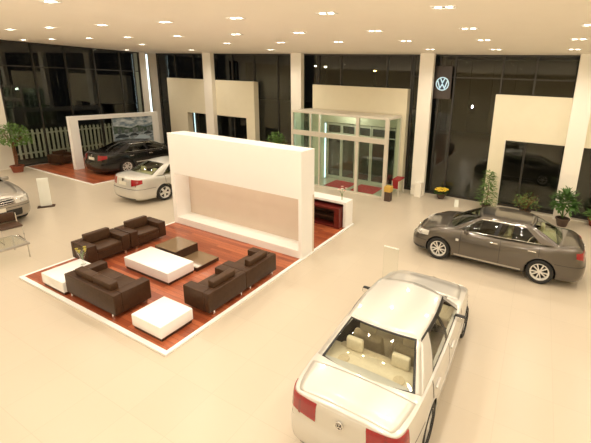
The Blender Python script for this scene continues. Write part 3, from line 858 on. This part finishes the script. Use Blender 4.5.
def car(name, label, cat, loc, rz, c):
    sh = Shell(c); L, W, hw = sh.L, c['W'], sh.hw; R = c['R']
    t = thing(name, label, cat, loc, rz)
    P = c['paint']
    wx = (c['fo'] - L / 2, c['fo'] + c['wb'] - L / 2)
    body = obj('body', sh.body(), [P, M['blackmatte']], t)
    cut = []
    for x in wx:
        for s_ in (1, -1):
            bm = B(); lathe(bm, [(0, -.18), (R + .045, -.18), (R + .045, .22), (0, .22)], 40, o=(x, s_ * (hw - .08), R + .01), axis='y')
            cc = obj('tmp', bm, M['blackmatte']); cc.data.materials.clear(); cc.data.materials.append(M['blackmatte']); cc.parent = t; cut.append(cc)
    xw0, xr0, xr1, xw1 = [v - L / 2 for v in c['gx']]
    yb = hw - c.get('gb', .125); yr = c['yr']; zbf, zbr = c['zbelt']; zr = c['zr']; cr = c.get('rcrown', .05)
    bm = B(); box(bm, xw0 + .22, xw1 - .17, -(yb - .05), yb - .05, .30, 2.0)
    cc = obj('tmp', bm, M['blackmatte']); cc.parent = t; cut.append(cc)
    boolean(body, cut)
    # cabin surfaces
    def ze(u): return zr - c.get('rarc', .035) * (2 * u - 1) ** 2
    def ye(u): return yr + .03 * math.sin(PI * u)
    def side_p(u, v, s_=1):
        b = Vector((lerp(xw0 + .17, xw1 - .15, u), yb + .02 * math.sin(PI * u), lerp(zbf, zbr, u) - .012)); q = Vector((lerp(xr0 + .10, xr1 - .08, u), ye(u), ze(u)))
        p = b.lerp(q, v); p.y += .035 * math.sin(PI * v) * math.sin(PI * u) ** .5 if 0 < u < 1 else 0
        return Vector((p.x, p.y * s_, p.z))
    def wind(a, v):
        b = Vector((xw0 + .17 * a * a, a * yb, zbf - .012 + .03 * (1 - a * a))); q = Vector((xr0 + .10 * a * a, a * yr, ze(0) + cr * (1 - a * a)))
        p = b.lerp(q, v); p.x -= .03 * math.sin(PI * v) * (1 - a * a); p.z += .03 * math.sin(PI * v) * (1 - a * a); return p
    def rear(a, v):
        b = Vector((xw1 - .15 * a * a, a * yb, zbr - .012 + .03 * (1 - a * a))); q = Vector((xr1 - .08 * a * a, a * yr, ze(1) + cr * (1 - a * a)))
        p = b.lerp(q, v); p.x += .03 * math.sin(PI * v) * (1 - a * a); p.z += .03 * math.sin(PI * v) * (1 - a * a); return p
    def roof(u, a):
        f0 = Vector((xr0 + .10 * a * a, 0, 0)); r0 = Vector((xr1 - .08 * a * a, 0, 0))
        return Vector((lerp(f0.x, r0.x, u), a * ye(u), ze(u) + cr * (1 - a * a)))
    SIDE = [None]
    fr = B(); glass = {}
    def grid(bmg, fn, us, vs, kind):
        """kind(i,j)-> 'p' paint, 's' seal, or a glass key"""
        for i in range(len(us) - 1):
            for j in range(len(vs) - 1):
                k = kind((us[i] + us[i + 1]) / 2, (vs[j] + vs[j + 1]) / 2)
                tgt = bmg if k in 'ps' else glass.setdefault(k, B())
                f = tgt.faces.new([tgt.verts.new(fn(*q)) for q in ((us[i], vs[j]), (us[i + 1], vs[j]), (us[i + 1], vs[j + 1]), (us[i], vs[j + 1]))])
                if k == 's': f.material_index = 2 if (c.get('chrome') and fn is SIDE[0] and ((vs[j] + vs[j + 1]) / 2 < .035 or (vs[j] + vs[j + 1]) / 2 > .865)) else 1
    def div(brks, step):
        o = []
        for a, b in zip(brks[:-1], brks[1:]):
            n = max(1, int(round((b - a) / step)))
            o += [lerp(a, b, i / n) for i in range(n)]
        return o + [brks[-1]]
    wa = c.get('wa', .93)
    us = div([-1, -wa, -wa + .03, wa - .03, wa, 1], .09); vs = div([0, .03, .95, .975, 1], .12)
    def kw(key):
        def k(a, v):
            if abs(a) > wa: return 'p'
            if v > .975: return 'p'
            if abs(a) > wa - .03 or v < .03 or v > .95: return 's'
            return key
        return k
    grid(fr, wind, us, vs, kw('windshield')); 
    ra = c.get('ra', .90)
    us = div([-1, -ra, -ra + .045, ra - .045, ra, 1], .09); vs = div([0, .05, .93, .965, 1], .12)
    def kr(a, v):
        if abs(a) > ra or v > .965: return 'p'
        if abs(a) > ra - .045 or v < .05 or v > .93: return 's'
        return 'rear_window'
    grid(fr, rear, us, vs, kr)
    grid(fr, roof, div([0, 1], .06), div([-1, 1], .1), lambda u, a: 'p')
    sw = c.get('sw', (.055, .43, .465, .80)); 
    for s_ in (1, -1):
        ub = [0, sw[0], sw[0] + .012, sw[1] - .006, sw[1], sw[2], sw[2] + .006, sw[3] - .012, sw[3], 1]
        def ks(u, v):
            if c.get('gutter') and v > .93: return 's'
            if u < sw[0] or u > sw[3] or v > .93: return 'p'
            if u < sw[0] + .012 or u > sw[3] - .012 or v < .035 or v > .865 or sw[1] - .006 < u < sw[2] + .006: return 's'
            return 'w%d_%d' % (0 if u < sw[1] else 1, s_)
        SIDE[0] = lambda u, v: side_p(u, v, s_)
        grid(fr, SIDE[0], div(ub, .05), div([0, .035, .865, .93, 1], .12), ks)
    bmesh.ops.remove_doubles(fr, verts=fr.verts[:], dist=.0008)
    fo = obj('roof', fr, [P, M['black'], M['chrome']], t, smooth=38)
    sol = fo.modifiers.new('thickness', 'SOLIDIFY'); sol.thickness = .012; sol.offset = -1
    for k, g in glass.items():
        bmesh.ops.remove_doubles(g, verts=g.verts[:], dist=.0008)
        nm = k if k[0] != 'w' or k == 'windshield' else ('front_side_window' if k[1] == '0' else 'rear_side_window')
        obj(nm, g, c['glass'], t, smooth=60)
    # doors
    av = [(x, R + .01, R + .075) for x in wx]
    xd = [v - L / 2 for v in c['doors']]
    for s_ in (1, -1):
        for a, b, nm in ((xd[0], xd[1], 'front_door'), (xd[1] + .008, xd[2], 'rear_door')):
            bm = B(); sh.patch(bm, sh.f_of_x(a + L / 2), sh.f_of_x(b + L / 2), .10, .985, .004, 22, 16, s_, av)
            d = obj(nm, bm, P, t, smooth=40)
            f = sh.f_of_x(b - .16 + L / 2); tt = sh.t_of_z(f, c['zh']); p = sh.S(f, tt)
            bm = B(); box(bm, p.x - .10, p.x + .10, p.y + .004, p.y + .040, p.z - .016, p.z + .016, .010)
            if s_ < 0:
                for v in bm.verts: v.co.y *= -1
            obj('door_handle', bm, c.get('handle', P), d, smooth=True)
        for q, xq in enumerate(xd):
            f = sh.f_of_x(xq + L / 2); tl_ = .10
            for (ax, az, ar) in av:
                if abs(xq - ax) < ar: tl_ = max(tl_, sh.t_of_z(f, az + math.sqrt(ar * ar - (xq - ax) ** 2)))
            bm = B(); sh.patch(bm, sh.f_of_x(xq + L / 2 - .001), sh.f_of_x(xq + L / 2 + .009), tl_, .985, .006, 1, 12, s_, sk=.004); obj('door_seam', bm, M['black'], t)
        if c.get('strip', True):
            bm = B(); f0 = sh.f_of_x(c['fo'] + R + .12); f1 = sh.f_of_x(c['fo'] + c['wb'] - R - .12)
            zz = c.get('zs', .52); sh.patch(bm, f0, f1, sh.t_of_z(f0, zz - .022), sh.t_of_z(f0, zz + .022), .014, 20, 2, s_)
            obj('side_moulding', bm, c.get('stripm', P), t, smooth=40)
        # sill shadow strip
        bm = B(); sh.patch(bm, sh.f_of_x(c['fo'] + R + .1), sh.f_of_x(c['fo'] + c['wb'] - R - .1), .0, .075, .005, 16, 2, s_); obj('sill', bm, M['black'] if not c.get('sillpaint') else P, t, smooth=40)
        # arch lips
        for x in wx:
            bm = B(); r = R + .045; pts = []
            for k in range(21):
                an = PI * (-.04 + 1.08 * k / 20); px, pz = x + r * math.cos(an), R + .01 + r * math.sin(an)
                f = sh.f_of_x(clamp(px + L / 2, 0.02, L - .02)); tt = clamp(sh.t_of_z(f, pz)); q = sh.S(f, tt); pts.append((px, s_ * (q.y + .001), pz))
            tubev(bm, pts, .011, 6); obj('arch_lip', bm, P if not c.get('archblack') else M['black'], t, smooth=True)
    # bonnet and boot lid
    def toppatch(nm, X0, X1, wa_, wb_, off=.005, m=P):
        bm = B(); V = []; n1, n2 = 18, 14
        for i in range(n1 + 1):
            q = i / n1; X = lerp(X0, X1, q); ww = lerp(wa_, wb_, q)
            V.append([bm.verts.new(sh.T(X, ww * (2 * j / n2 - 1)) + Vector((0, 0, off))) for j in range(n2 + 1)])
        for i in range(n1):
            for j in range(n2): bm.faces.new((V[i][j], V[i + 1][j], V[i + 1][j + 1], V[i][j + 1]))
        o = obj(nm, bm, m, t, smooth=60)
        sm = o.modifiers.new('thickness', 'SOLIDIFY'); sm.thickness = .006; sm.offset = -1
        return o
    toppatch('bonnet', .16, c['gx'][0] + .02, .86, .93, .002)
    if c.get('boot', True):
        lid = toppatch('boot_lid', c['gx'][3] + .02, L - .05, c.get('lw', .94), c.get('lw', .94) - .03, .002)
        bm = B(); y_ = c.get('lidw', .50); f0 = sh.f_of_y(y_, True)
        for s_ in (1, -1): sh.patch(bm, f0, 1.0, c.get('lidt', .60), .985, .005, 10, 8, s_, sk=.008)
        bmesh.ops.remove_doubles(bm, verts=bm.verts[:], dist=.001)
        lf = obj('boot_lid_face', bm, P, lid, smooth=40)
    # lamps
    for s_ in (1, -1):
        if 'tail' in c:
            y_, xx, z0, z1, z2 = c['tail']; f0 = sh.f_of_y(y_, True); f1 = sh.f_of_x(L - xx)
            bm = B(); zt = lambda f, z: sh.t_of_z(f, z)
            sh.patch(bm, f0, f1, lambda q: zt(lerp(f0, f1, q), lerp(z0, z2, q)), lambda q: min(.985, zt(lerp(f0, f1, q), z1)), .012, 20, 8, s_)
            tl = obj('tail_light', bm, M['tail'], t, smooth=40)
            bm = B(); fa, fb = lerp(f0, f1, .40), lerp(f0, f1, .46)
            sh.patch(bm, fa, fb, lambda q: zt(fa, z0 + .005), lambda q: min(.98, zt(fa, z1 - .005)), .0135, 2, 4, s_, sk=.004); obj('lamp_divider', bm, M['tail2'], tl)
            if c.get('tailclear'):
                bm = B(); fa, fb = lerp(f0, f1, .25), lerp(f0, f1, .6)
                sh.patch(bm, fa, fb, lambda q: zt(fa, lerp(z0, z1, .35)), lambda q: zt(fa, lerp(z0, z1, .65)), .0145, 4, 2, s_, sk=.004); obj('reversing_lens', bm, M['pink'], tl)
        if 'head' in c:
            y_, xx, z0, z1, z2 = c['head']; f0 = sh.f_of_y(y_, False); f1 = sh.f_of_x(xx)
            bm = B(); zt = lambda f, z: sh.t_of_z(f, z)
            sh.patch(bm, f0, f1, lambda q: zt(lerp(f0, f1, q), lerp(z0, z2, q)), lambda q: min(.985, zt(lerp(f0, f1, q), lerp(z1, z1 + c.get('hr', .05), q))), .008, 18, 8, s_)
            hl = obj('headlight', bm, M['lampwhite'], t, smooth=40)
            bm = B(); sh.patch(bm, f0, f1, lambda q: zt(lerp(f0, f1, q), lerp(z0, z2, q)) + .01, lambda q: min(.98, zt(lerp(f0, f1, q), lerp(z1, z1 + c.get('hr', .05), q))) - .01, .022, 18, 8, s_, sk=.010)
            obj('lens', bm, M['headglass'], hl, smooth=40)
            for q in (.28, .62):
                f = lerp(f0, f1, q); tt = zt(f, (z0 + z1) / 2 + .012); p = sh.S(f, tt); n = sh.N(f, tt)
                bm = B(); lathe(bm, [(0, .0), (.045, .0), (.052, .014), (.045, .016), (.03, .006), (0, .004)], 16, axis='y')
                rot = n.to_track_quat('Y', 'Z').to_matrix()
                for v in bm.verts: v.co = rot @ v.co + p + n * .004; v.co.y *= s_
                obj('bulb_reflector', bm, M['steel'], hl, smooth=True)
    # front grille, intake, plates, badge
    yg, z0, z1 = c['grille']; f1 = sh.f_of_y(yg, False)
    bm = B()
    for s_ in (1, -1): sh.patch(bm, 0.0, f1, sh.t_of_z(0, z0), sh.t_of_z(0, z1), .006, 12, 4, s_)
    g = obj('grille', bm, M['black'], t, smooth=40)
    for k in range(c.get('slats', 3)):
        bm = B(); zc = lerp(z0, z1, (k + .5) / c.get('slats', 3))
        for s_ in (1, -1): sh.patch(bm, 0.0, f1, sh.t_of_z(0, zc - .008), sh.t_of_z(0, zc + .008), .018, 12, 1, s_)
        obj('grille_bar', bm, M['chrome'], g, smooth=40)
    bm = B(); f2 = sh.f_of_y(c.get('yint', .45), False); za, zb_ = c.get('intake', (.28, .42))
    for s_ in (1, -1): sh.patch(bm, 0.0, f2, sh.t_of_z(0, za), sh.t_of_z(0, zb_), .005, 12, 3, s_)
    obj('lower_intake', bm, M['black'], t, smooth=40)
    def facing(nm, f, z, w_, h_, m, off, thick=.012, par=t, rear_=True):
        p = sh.S(f, sh.t_of_z(f, z)); n = sh.N(f, sh.t_of_z(f, z)); n = Vector((n.x, 0, n.z)).normalized()
        bm = B(); box(bm, -thick, 0, -w_ / 2, w_ / 2, -h_ / 2, h_ / 2, .004)
        xa = n; za_ = Vector((0, 1, 0)).cross(xa) * -1
        if za_.z < 0: za_ = -za_
        Rm = Matrix((xa, Vector((0, 1, 0)) * (1 if rear_ else 1), za_)).transposed()
        for v in bm.verts: v.co = Rm @ v.co + p + n * off
        return obj(nm, bm, m, par), p, n, Rm
    pz = c.get('plate_rear', .78)
    facing('number_plate', .9999, pz, .44, .13, c.get('platem', M['plate']), .022)
    facing('number_plate', 0.0001, c.get('plate_front', .38), .44, .12, c.get('platem', M['plate']), .030)
    # badges
    for f, z in ((.9999, c.get('badge_rear', .93)), (0.0001, c.get('badge_front', (z0 + z1) / 2))):
        p = sh.S(f, sh.t_of_z(f, z)); n = sh.N(f, sh.t_of_z(f, z)); n = Vector((n.x, 0, n.z)).normalized(); za_ = Vector((-n.z, 0, n.x)); 
        if za_.z < 0: za_ = -za_
        ya = za_.cross(n)
        def mp_(bm, sc):
            for v in bm.verts: v.co = p + n * (.022 - v.co.y) + ya * v.co.x * sc + za_ * v.co.z * sc
        bm = B(); lathe(bm, [(.225, 0), (.225, -.006), (.28, -.006), (.28, .01)], 28, axis='y'); vw(bm, 1, -.006, .004); mp_(bm, .20); bd = obj('badge', bm, M['chrome'], t, smooth=40)
        bm = B(); lathe(bm, [(0, .004), (.26, .004), (.26, .012), (0, .012)], 28, axis='y'); mp_(bm, .20); obj('badge_disc', bm, M['black'], bd, smooth=40)
    # bumper gap line at the rear and front
    for rear_ in (True, False):
        bm = B(); zc = c['bump'][1 if rear_ else 0]
        f0 = sh.f_of_x(L - .75) if rear_ else sh.f_of_x(.55); f1 = 1.0 if rear_ else 0.0
        for s_ in (1, -1): sh.patch(bm, f0, f1, lambda q: sh.t_of_z(lerp(f0, f1, q), zc - .006), lambda q: sh.t_of_z(lerp(f0, f1, q), zc + .006), .003, 34, 1, s_, sk=.004)
        obj('bumper_seam', bm, M['black'], t)
    # lower rear diffuser
    bm = B(); f0 = sh.f_of_y(.6, True)
    for s_ in (1, -1): sh.patch(bm, f0, 1.0, .0, .09, .004, 12, 2, s_)
    obj('rear_valance', bm, M['black'], t, smooth=40)
    if c.get('frontblack'):
        bm = B(); f0 = sh.f_of_x(.50)
        for s_ in (1, -1): sh.patch(bm, 0., f0, .0, .12, .006, 24, 2, s_)
        obj('front_valance', bm, M['black'], t, smooth=40)
    if c.get('repeater'):
        for s_ in (1, -1):
            bm = B(); sh.patch(bm, sh.f_of_x(1.36), sh.f_of_x(1.44), sh.t_of_z(sh.f_of_x(1.4), .69), sh.t_of_z(sh.f_of_x(1.4), .75), .010, 2, 2, s_); obj('side_repeater', bm, M['lampwhite'], t)
    # mirrors
    for s_ in (1, -1):
        mx = xw0 + .56; my = yb + .095; mz = zbf + .02
        bm = B(); box(bm, mx - .045, mx + .045, my - .10, my + .10, mz - .06, mz + .06, .032); tubev(bm, [(mx, my - .16, mz - .08), (mx, my - .04, mz - .03)], .024, 8)
        for v in bm.verts: v.co.y *= s_
        mo = obj('door_mirror', bm, c.get('mirror', P), t, smooth=40)
        bm = B(); box(bm, mx + .044, mx + .049, my - .08, my + .08, mz - .045, mz + .045)
        for v in bm.verts: v.co.y *= s_
        obj('mirror_glass', bm, M['chrome'], mo)
    # wheels
    for x in wx:
        for s_ in (1, -1): wheel(t, x, s_, hw, R, c['wheel'], c.get('rim', .215))
    # cabin
    fb, lt = c.get('seatm', M['beige']), c.get('headm', M['beige_lt'])
    sx = xw0 + 1.25
    for y in (-.36, .36):
        o, Rm = seat(t, sx, y, fb); headrest(o, sx + .36, y, .96, lt)
    rx = min(xw1 - .84, sx + 1.0)
    bm = B(); box(bm, rx - .30, rx + .25, -.62, .62, .30, .48, .05)
    box(bm, rx + .22, rx + .36, -.62, .62, .40, zbr - .03, .05); o = obj('rear_seat', bm, fb, t, smooth=40)
    for y in (-.36, .36): headrest(o, rx + .33, y, zbr - .04, lt, .27, .20, .09)
    bm = B(); box(bm, rx + .28, xw1 - .06, -(yb - .05), yb - .05, zbr - .09, zbr - .045, .01); ps = obj('parcel_shelf', bm, c.get('shelfm', lt), t)
    for y in (-.42, .42):
        bm = B(); lathe(bm, [(0, zbr - .043), (.085, zbr - .043), (.08, zbr - .035), (0, zbr - .037)], 20, o=((rx + .28 + xw1 - .06) / 2 + .03, y, 0)); 
        for v in bm.verts: v.co.y = y + (v.co.y - y) * 1.0
        obj('speaker_grille', bm, fb, ps, smooth=True)
    bm = B(); box(bm, xw0 + .16, xw0 + .62, -(yb - .05), yb - .05, zbf - .22, zbf - .03, .04); obj('dashboard', bm, c.get('dashm', M['darkint']), t, smooth=40)
    bm = B(); cxs, czs = xw0 + .80, zbf - .10; pts = []
    for k in range(25):
        a = 2 * PI * k / 24; pts.append((cxs + .06 * math.sin(a) , c.get('drv', -.36) + .18 * math.cos(a), czs + .17 * math.sin(a)))
    tubev(bm, pts, .013, 6, cap=False); tubev(bm, [(cxs, c.get('drv', -.36) - .17, czs), (cxs, c.get('drv', -.36) + .17, czs)], .016, 6); tubev(bm, [(cxs, c.get('drv', -.36), czs), (cxs - .25, c.get('drv', -.36), czs - .05)], .025, 6)
    obj('steering_wheel', bm, M['darkint'], t, smooth=True)
    bm = B(); box(bm, xw0 + .24, xw1 - .19, -(yb - .06), yb - .06, .302, .315); obj('cabin_floor', bm, c.get('dashm', M['darkint']), t)
    if c.get('sunroof'):
        bm = B(); V = [[bm.verts.new(roof(lerp(.04, .26, i / 8), lerp(-.62, .62, j / 8)) + Vector((0, 0, .006))) for j in range(9)] for i in range(9)]
        for i in range(8):
            for j in range(8): bm.faces.new((V[i][j], V[i + 1][j], V[i + 1][j + 1], V[i][j + 1]))
        obj('sunroof', bm, M['smoke'] if c['sunroof'] == 1 else M['black'], t, smooth=True)
    if c.get('brakelamp'):
        bm = B(); box(bm, xw1 - .14, xw1 - .09, -.16, .16, zbr - .03, zbr + .0, .006); obj('high_brake_lamp', bm, M['tail2'], t)
    # wipers
    bm = B()
    for y in (-.5, .15): tubev(bm, [wind(y / yb * .9, -.01) + Vector((-.03, 0, .015)), wind((y + .45) / yb * .9, .05) + Vector((-.02, 0, .02))], .008, 5)
    obj('wiper', bm, M['black'], t)
    return t

INS = [(0, .075), (.05, .03), (.12, .012), (.25, .0), (.5, -.004), (.64, .0), (.80, .018), (.90, .035), (.95, .058), (.985, .088), (1, .118)]
FT = [(0, .07), (.08, .02), (.2, 0), (.45, 0), (.55, .015), (.62, .05), (.8, .10), (.92, .14), (1, .22)]
RT = [(0, .10), (.08, .04), (.2, .01), (.42, 0), (.50, .01), (.56, .055), (.75, .075), (.92, .10), (.97, .13), (1, .18)]
INSB = [(0, .075), (.05, .03), (.12, .012), (.25, .0), (.5, -.004), (.64, .0), (.80, .012), (.90, .022), (.95, .034), (.985, .040), (1, .060)]
RTB = [(0, .10), (.08, .04), (.2, .01), (.40, 0), (.50, .0), (.56, .04), (.75, .042), (.92, .042), (.97, .048), (1, .065)]
bora = dict(pts=lambda L: [(0, 0), (.012, .3), (.04, .58), (.10, .79), (.22, .86), (.5, .93), (1.0, .975), (L / 2, 1.0), (L - 1.0, .985), (L - .5, .955), (L - .24, .915), (L - .11, .875), (L - .045, .80), (L - .015, .6), (L - .004, .3), (L, 0)], gb=.09, lw=.97,
    L=4.38, W=1.735, zb=.19, R=.310, fo=.865, wb=2.513, ft=FT, rt=RTB, ins=INSB, crown=.055,
    ztop=[(0, .70), (.25, .775), (.8, .90), (1.25, .955), (2.4, .93), (3.4, .965), (3.75, 1.0), (4.2, 1.0), (4.38, .98)],
    gx=(1.20, 1.80, 3.16, 3.78), rarc=.015, rcrown=.035, yr=.565, zbelt=(.945, 1.00), zr=1.39, doors=(1.42, 2.40, 3.27), zh=.80, paint=M['silver'], glass=M['carglass'],
    tail=(.35, .24, .71, .965, .76), gutter=True, head=(.42, .42, .55, .67, .58), grille=(.36, .55, .65), badge_front=.60, hr=.02, bump=(.50, .63), plate_rear=.42, badge_rear=.85, wheel='seven',
    lidt=.66, dashm=M['beige'], shelfm=M['beige_lt'], brakelamp=True, sillpaint=True, ra=.90, drv=.36, mirror=M['black'], rimR=.2)
car('silver_sedan', 'silver sedan nearest the viewer with cream seats behind its rear window', 'car', (-1.63, 5.18, 0), -PI / 2, bora)
sag = dict(L=4.55, W=1.78, zb=.19, R=.325, fo=.90, wb=2.60, ft=FT, rt=RT, ins=INS, crown=.06,
    ztop=[(0, .69), (.25, .79), (.8, .93), (1.3, .985), (2.4, .95), (3.5, .99), (3.9, 1.05), (4.35, 1.05), (4.55, 1.02)],
    gx=(1.06, 1.86, 3.25, 3.98), yr=.57, chrome=True, repeater=True, frontblack=True, zs=.285, zbelt=(.975, 1.045), zr=1.40, doors=(1.48, 2.50, 3.42), zh=.84, paint=M['grey'], glass=M['greenglass'],
    tail=(.44, .25, .72, .97, .84), head=(.42, .55, .60, .73, .66), hr=.06, grille=(.36, .50, .70), bump=(.50, .62), plate_rear=.80, badge_rear=.93, wheel='ten', rim=.222,
    lidt=.60, sunroof=2, sw=(.055, .41, .445, .86), drv=.36, stripm=M['steel'], handle=M['chrome'])
car('grey_sedan', 'dark bronze grey sedan parked side on before the right glass wall', 'car', (-.72, 10.30, 0), 0, sag)
pale = dict(sag); pale.update(repeater=False, frontblack=False, zs=.5, paint=M['pale'], L=4.60, wheel='five', drv=.36, sunroof=None, handle=M['pale'], stripm=M['pale'])
car('pale_sedan', 'pale silver sedan half hidden behind the left end of the white display wall', 'car', (-13.63, 9.97, 0), -PI / 2, pale)
blk = dict(sag); blk.update(repeater=False, zs=.5, paint=M['blackpaint'], L=4.78, wb=2.71, fo=.95, W=1.82, glass=M['tintglass'], handle=M['chrome'], stripm=M['chrome'], wheel='ten', sunroof=None, seatm=M['darkint'], headm=M['darkint'], platem=M['plate'],
    ztop=[(0, .69), (.25, .79), (.8, .93), (1.3, .985), (2.4, .95), (3.6, .99), (4.1, 1.06), (4.55, 1.06), (4.78, 1.02)], gx=(1.2, 2.1, 3.4, 4.2), doors=(1.52, 2.60, 3.56))
car('black_sedan', 'glossy black sedan on the far red deck before the poster frame', 'car', (-18.55, 11.60, .046), -PI / 2, blk)
suv = dict(pts=lambda L: [(0, 0), (.015, .3), (.045, .6), (.09, .79), (.19, .90), (.4, .96), (1.0, .99), (L / 2, 1.0), (L - 1.0, .99), (L - .5, .965), (L - .24, .92), (L - .11, .86), (L - .045, .75), (L - .012, .4), (L, 0)], L=4.75, W=1.93, zb=.28, R=.37, fo=.93, wb=2.855, ft=[(0, .12), (.1, .04), (.25, 0), (.5, 0), (.62, .02), (.8, .04), (.92, .07), (1, .14)], rt=RT, ins=INS, crown=.07,
    ztop=[(0, .96), (.25, 1.02), (.8, 1.11), (1.3, 1.16), (2.4, 1.15), (4.2, 1.18), (4.75, 1.15)],
    gx=(1.25, 1.95, 4.1, 4.66), yr=.62, zbelt=(1.15, 1.17), zr=1.66, doors=(1.55, 2.6, 3.6), zh=1.0, paint=M['suvpaint'], glass=M['tintglass'],
    tail=(.60, .25, .85, 1.10, .85), head=(.50, .38, .74, .92, .76), hr=.03, grille=(.46, .74, .93), slats=3, intake=(.36, .58), yint=.62, bump=(.66, .66), plate_front=.62, plate_rear=.8, badge_rear=1.0,
    wheel='five', rim=.25, sw=(.05, .36, .39, .70), boot=False, mirror=M['suvpaint'], seatm=M['darkint'], headm=M['darkint'], archblack=False, drv=.36)
car('silver_suv', 'silver off-roader at the left edge with chrome barred grille', 'car', (-14.14 - 4.75 / 2, 4.34, 0), PI, suv)

# ------------------------------------------------------------------ chairs and glass table by the off-roader
def tub_chair(name, label, loc, rz, group=None):
    t = thing(name, label, 'chair', loc, rz, group)
    bm = B(); box(bm, -.24, .24, -.23, .25, .42, .48, .028); obj('seat', bm, M['leather_lt'], t, smooth=True)
    bm = B(); R = Matrix.Translation((0, -.24, .48)) @ Matrix.Rotation(math.radians(10), 4, 'X') @ Matrix.Translation((0, .24, -.48))
    box(bm, -.22, .22, -.27, -.22, .50, .76, .024, rot=R); obj('backrest', bm, M['leather_lt'], t, smooth=True)
    for s in (-1, 1):
        bm = B(); tubev(bm, [(s * .22, .22, .43), (s * .22, .25, .22), (s * .22, .25, .012), (s * .22, 0, .012), (s * .22, -.27, .012)], .012, 8); obj('leg', bm, M['chrome'], t, smooth=True)
        bm = B(); tubev(bm, [(s * .23, -.21, .45), (s * .235, -.25, .60), (s * .235, -.27, .72)], .011, 8); obj('back_support', bm, M['chrome'], t, smooth=True)
    bm = B(); tubev(bm, [(-.22, -.27, .012), (.22, -.27, .012)], .012, 8); obj('stretcher', bm, M['chrome'], t, smooth=True)
    return t
tub_chair('padded_chair', 'brown padded chair with thin chrome legs between glass table and off-roader', (-13.10, 4.22, 0), -PI / 2 - .1)
tub_chair('padded_chair', 'brown padded chair cut off at the left edge beside the glass table', (-13.05, 3.35, 0), -PI / 2 + .15)
t = thing('glass_table', 'low clear glass table with pale metal rim before the padded chairs', 'table', (-11.93, 3.40, 0))
bm = B(); box(bm, -.40, .40, -.60, .60, .415, .428, .003); obj('glass_top', bm, M['clear'], t)
bm = B()
box(bm, .38, .44, -.64, .64, .36, .415, .006); box(bm, -.44, -.42, -.64, .64, .39, .415); box(bm, -.42, .38, -.64, -.62, .39, .415); box(bm, -.42, .38, .62, .64, .39, .415)
obj('rim_frame', bm, M['steel'], t)
for sx in (-1, 1):
    for sy in (-1, 1):
        bm = B(); tubev(bm, [(sx * .40, sy * .60, 0), (sx * .40, sy * .60, .39)], .014, 8); obj('leg', bm, M['steel'], t, smooth=True)

pd = bpy.data.lights.new('porch_fill', 'POINT'); pd.energy = 28; pd.color = (1, .92, .8); pd.shadow_soft_size = .08  # added fill without a fixture, brightens the porch interior
link(bpy.data.objects.new('porch_fill', pd)).location = (-7.9, 14.4, 3.2)
# unseen fill spots behind the viewer, added to brighten the ceiling
for i, x in enumerate((-18, -12, -6, 0, 6)):
    ud = bpy.data.lights.new('gallery_uplight', 'SPOT'); ud.energy = 1000; ud.color = (1, .89, .74)
    ud.spot_size = math.radians(80); ud.spot_blend = 1; ud.shadow_soft_size = .06
    u_ = link(bpy.data.objects.new('gallery_uplight', ud)); u_.location = (x, -4.5, 3.0)
    u_.rotation_euler = (Vector((0, 9.5, 3.6))).to_track_quat('-Z', 'Y').to_euler()
# fill light added outside, out of sight, to lift the fence
od = bpy.data.lights.new('yard_lamp', 'POINT'); od.energy = 350; od.color = (1, .93, .8); od.shadow_soft_size = .2
link(bpy.data.objects.new('yard_lamp', od)).location = (-23.7, 4.5, 3.6)

# ------------------------------------------------------------------ world, camera
w = bpy.data.worlds.new('night'); C.world = w; w.use_nodes = True
w.node_tree.nodes['Background'].inputs[0].default_value = (.10, .09, .10, 1)
w.node_tree.nodes['Background'].inputs[1].default_value = .03
cd = bpy.data.cameras.new('camera'); cam = link(bpy.data.objects.new('camera', cd))
fpx, pitch, roll, yaw, sx, sy = 360.8788, .2398, .0410, .447, 68.2584, -50.8618
cp, sp, cr_, sr = math.cos(pitch), math.sin(pitch), math.cos(roll), math.sin(roll)
r0 = Vector((1, 0, 0)); fw = Vector((0, cp, -sp)); dn = -Vector((0, sp, cp))
Rz = Matrix.Rotation(yaw, 3, 'Z')
Rv = Rz @ (cr_ * r0 - sr * dn); Dv = Rz @ (sr * r0 + cr_ * dn); Fv = Rz @ fw
m = Matrix((Rv, -Dv, -Fv)).transposed().to_4x4(); m.translation = Vector((0, 0, 4.8))
cam.matrix_world = m
cd.sensor_fit = 'HORIZONTAL'; cd.sensor_width = 36; cd.lens = 36 * fpx / 591
cd.shift_x = -sx / 591; cd.shift_y = sy / 591
cd.clip_start = .05; cd.clip_end = 300
C.camera = cam
C.view_settings.view_transform = 'Standard'; C.view_settings.look = 'None'; C.view_settings.gamma = 1
C.view_settings.exposure = 0.0
C.cycles.max_bounces = 10; C.cycles.diffuse_bounces = 5; C.cycles.transparent_max_bounces = 16
C.cycles.sample_clamp_indirect = 6.0
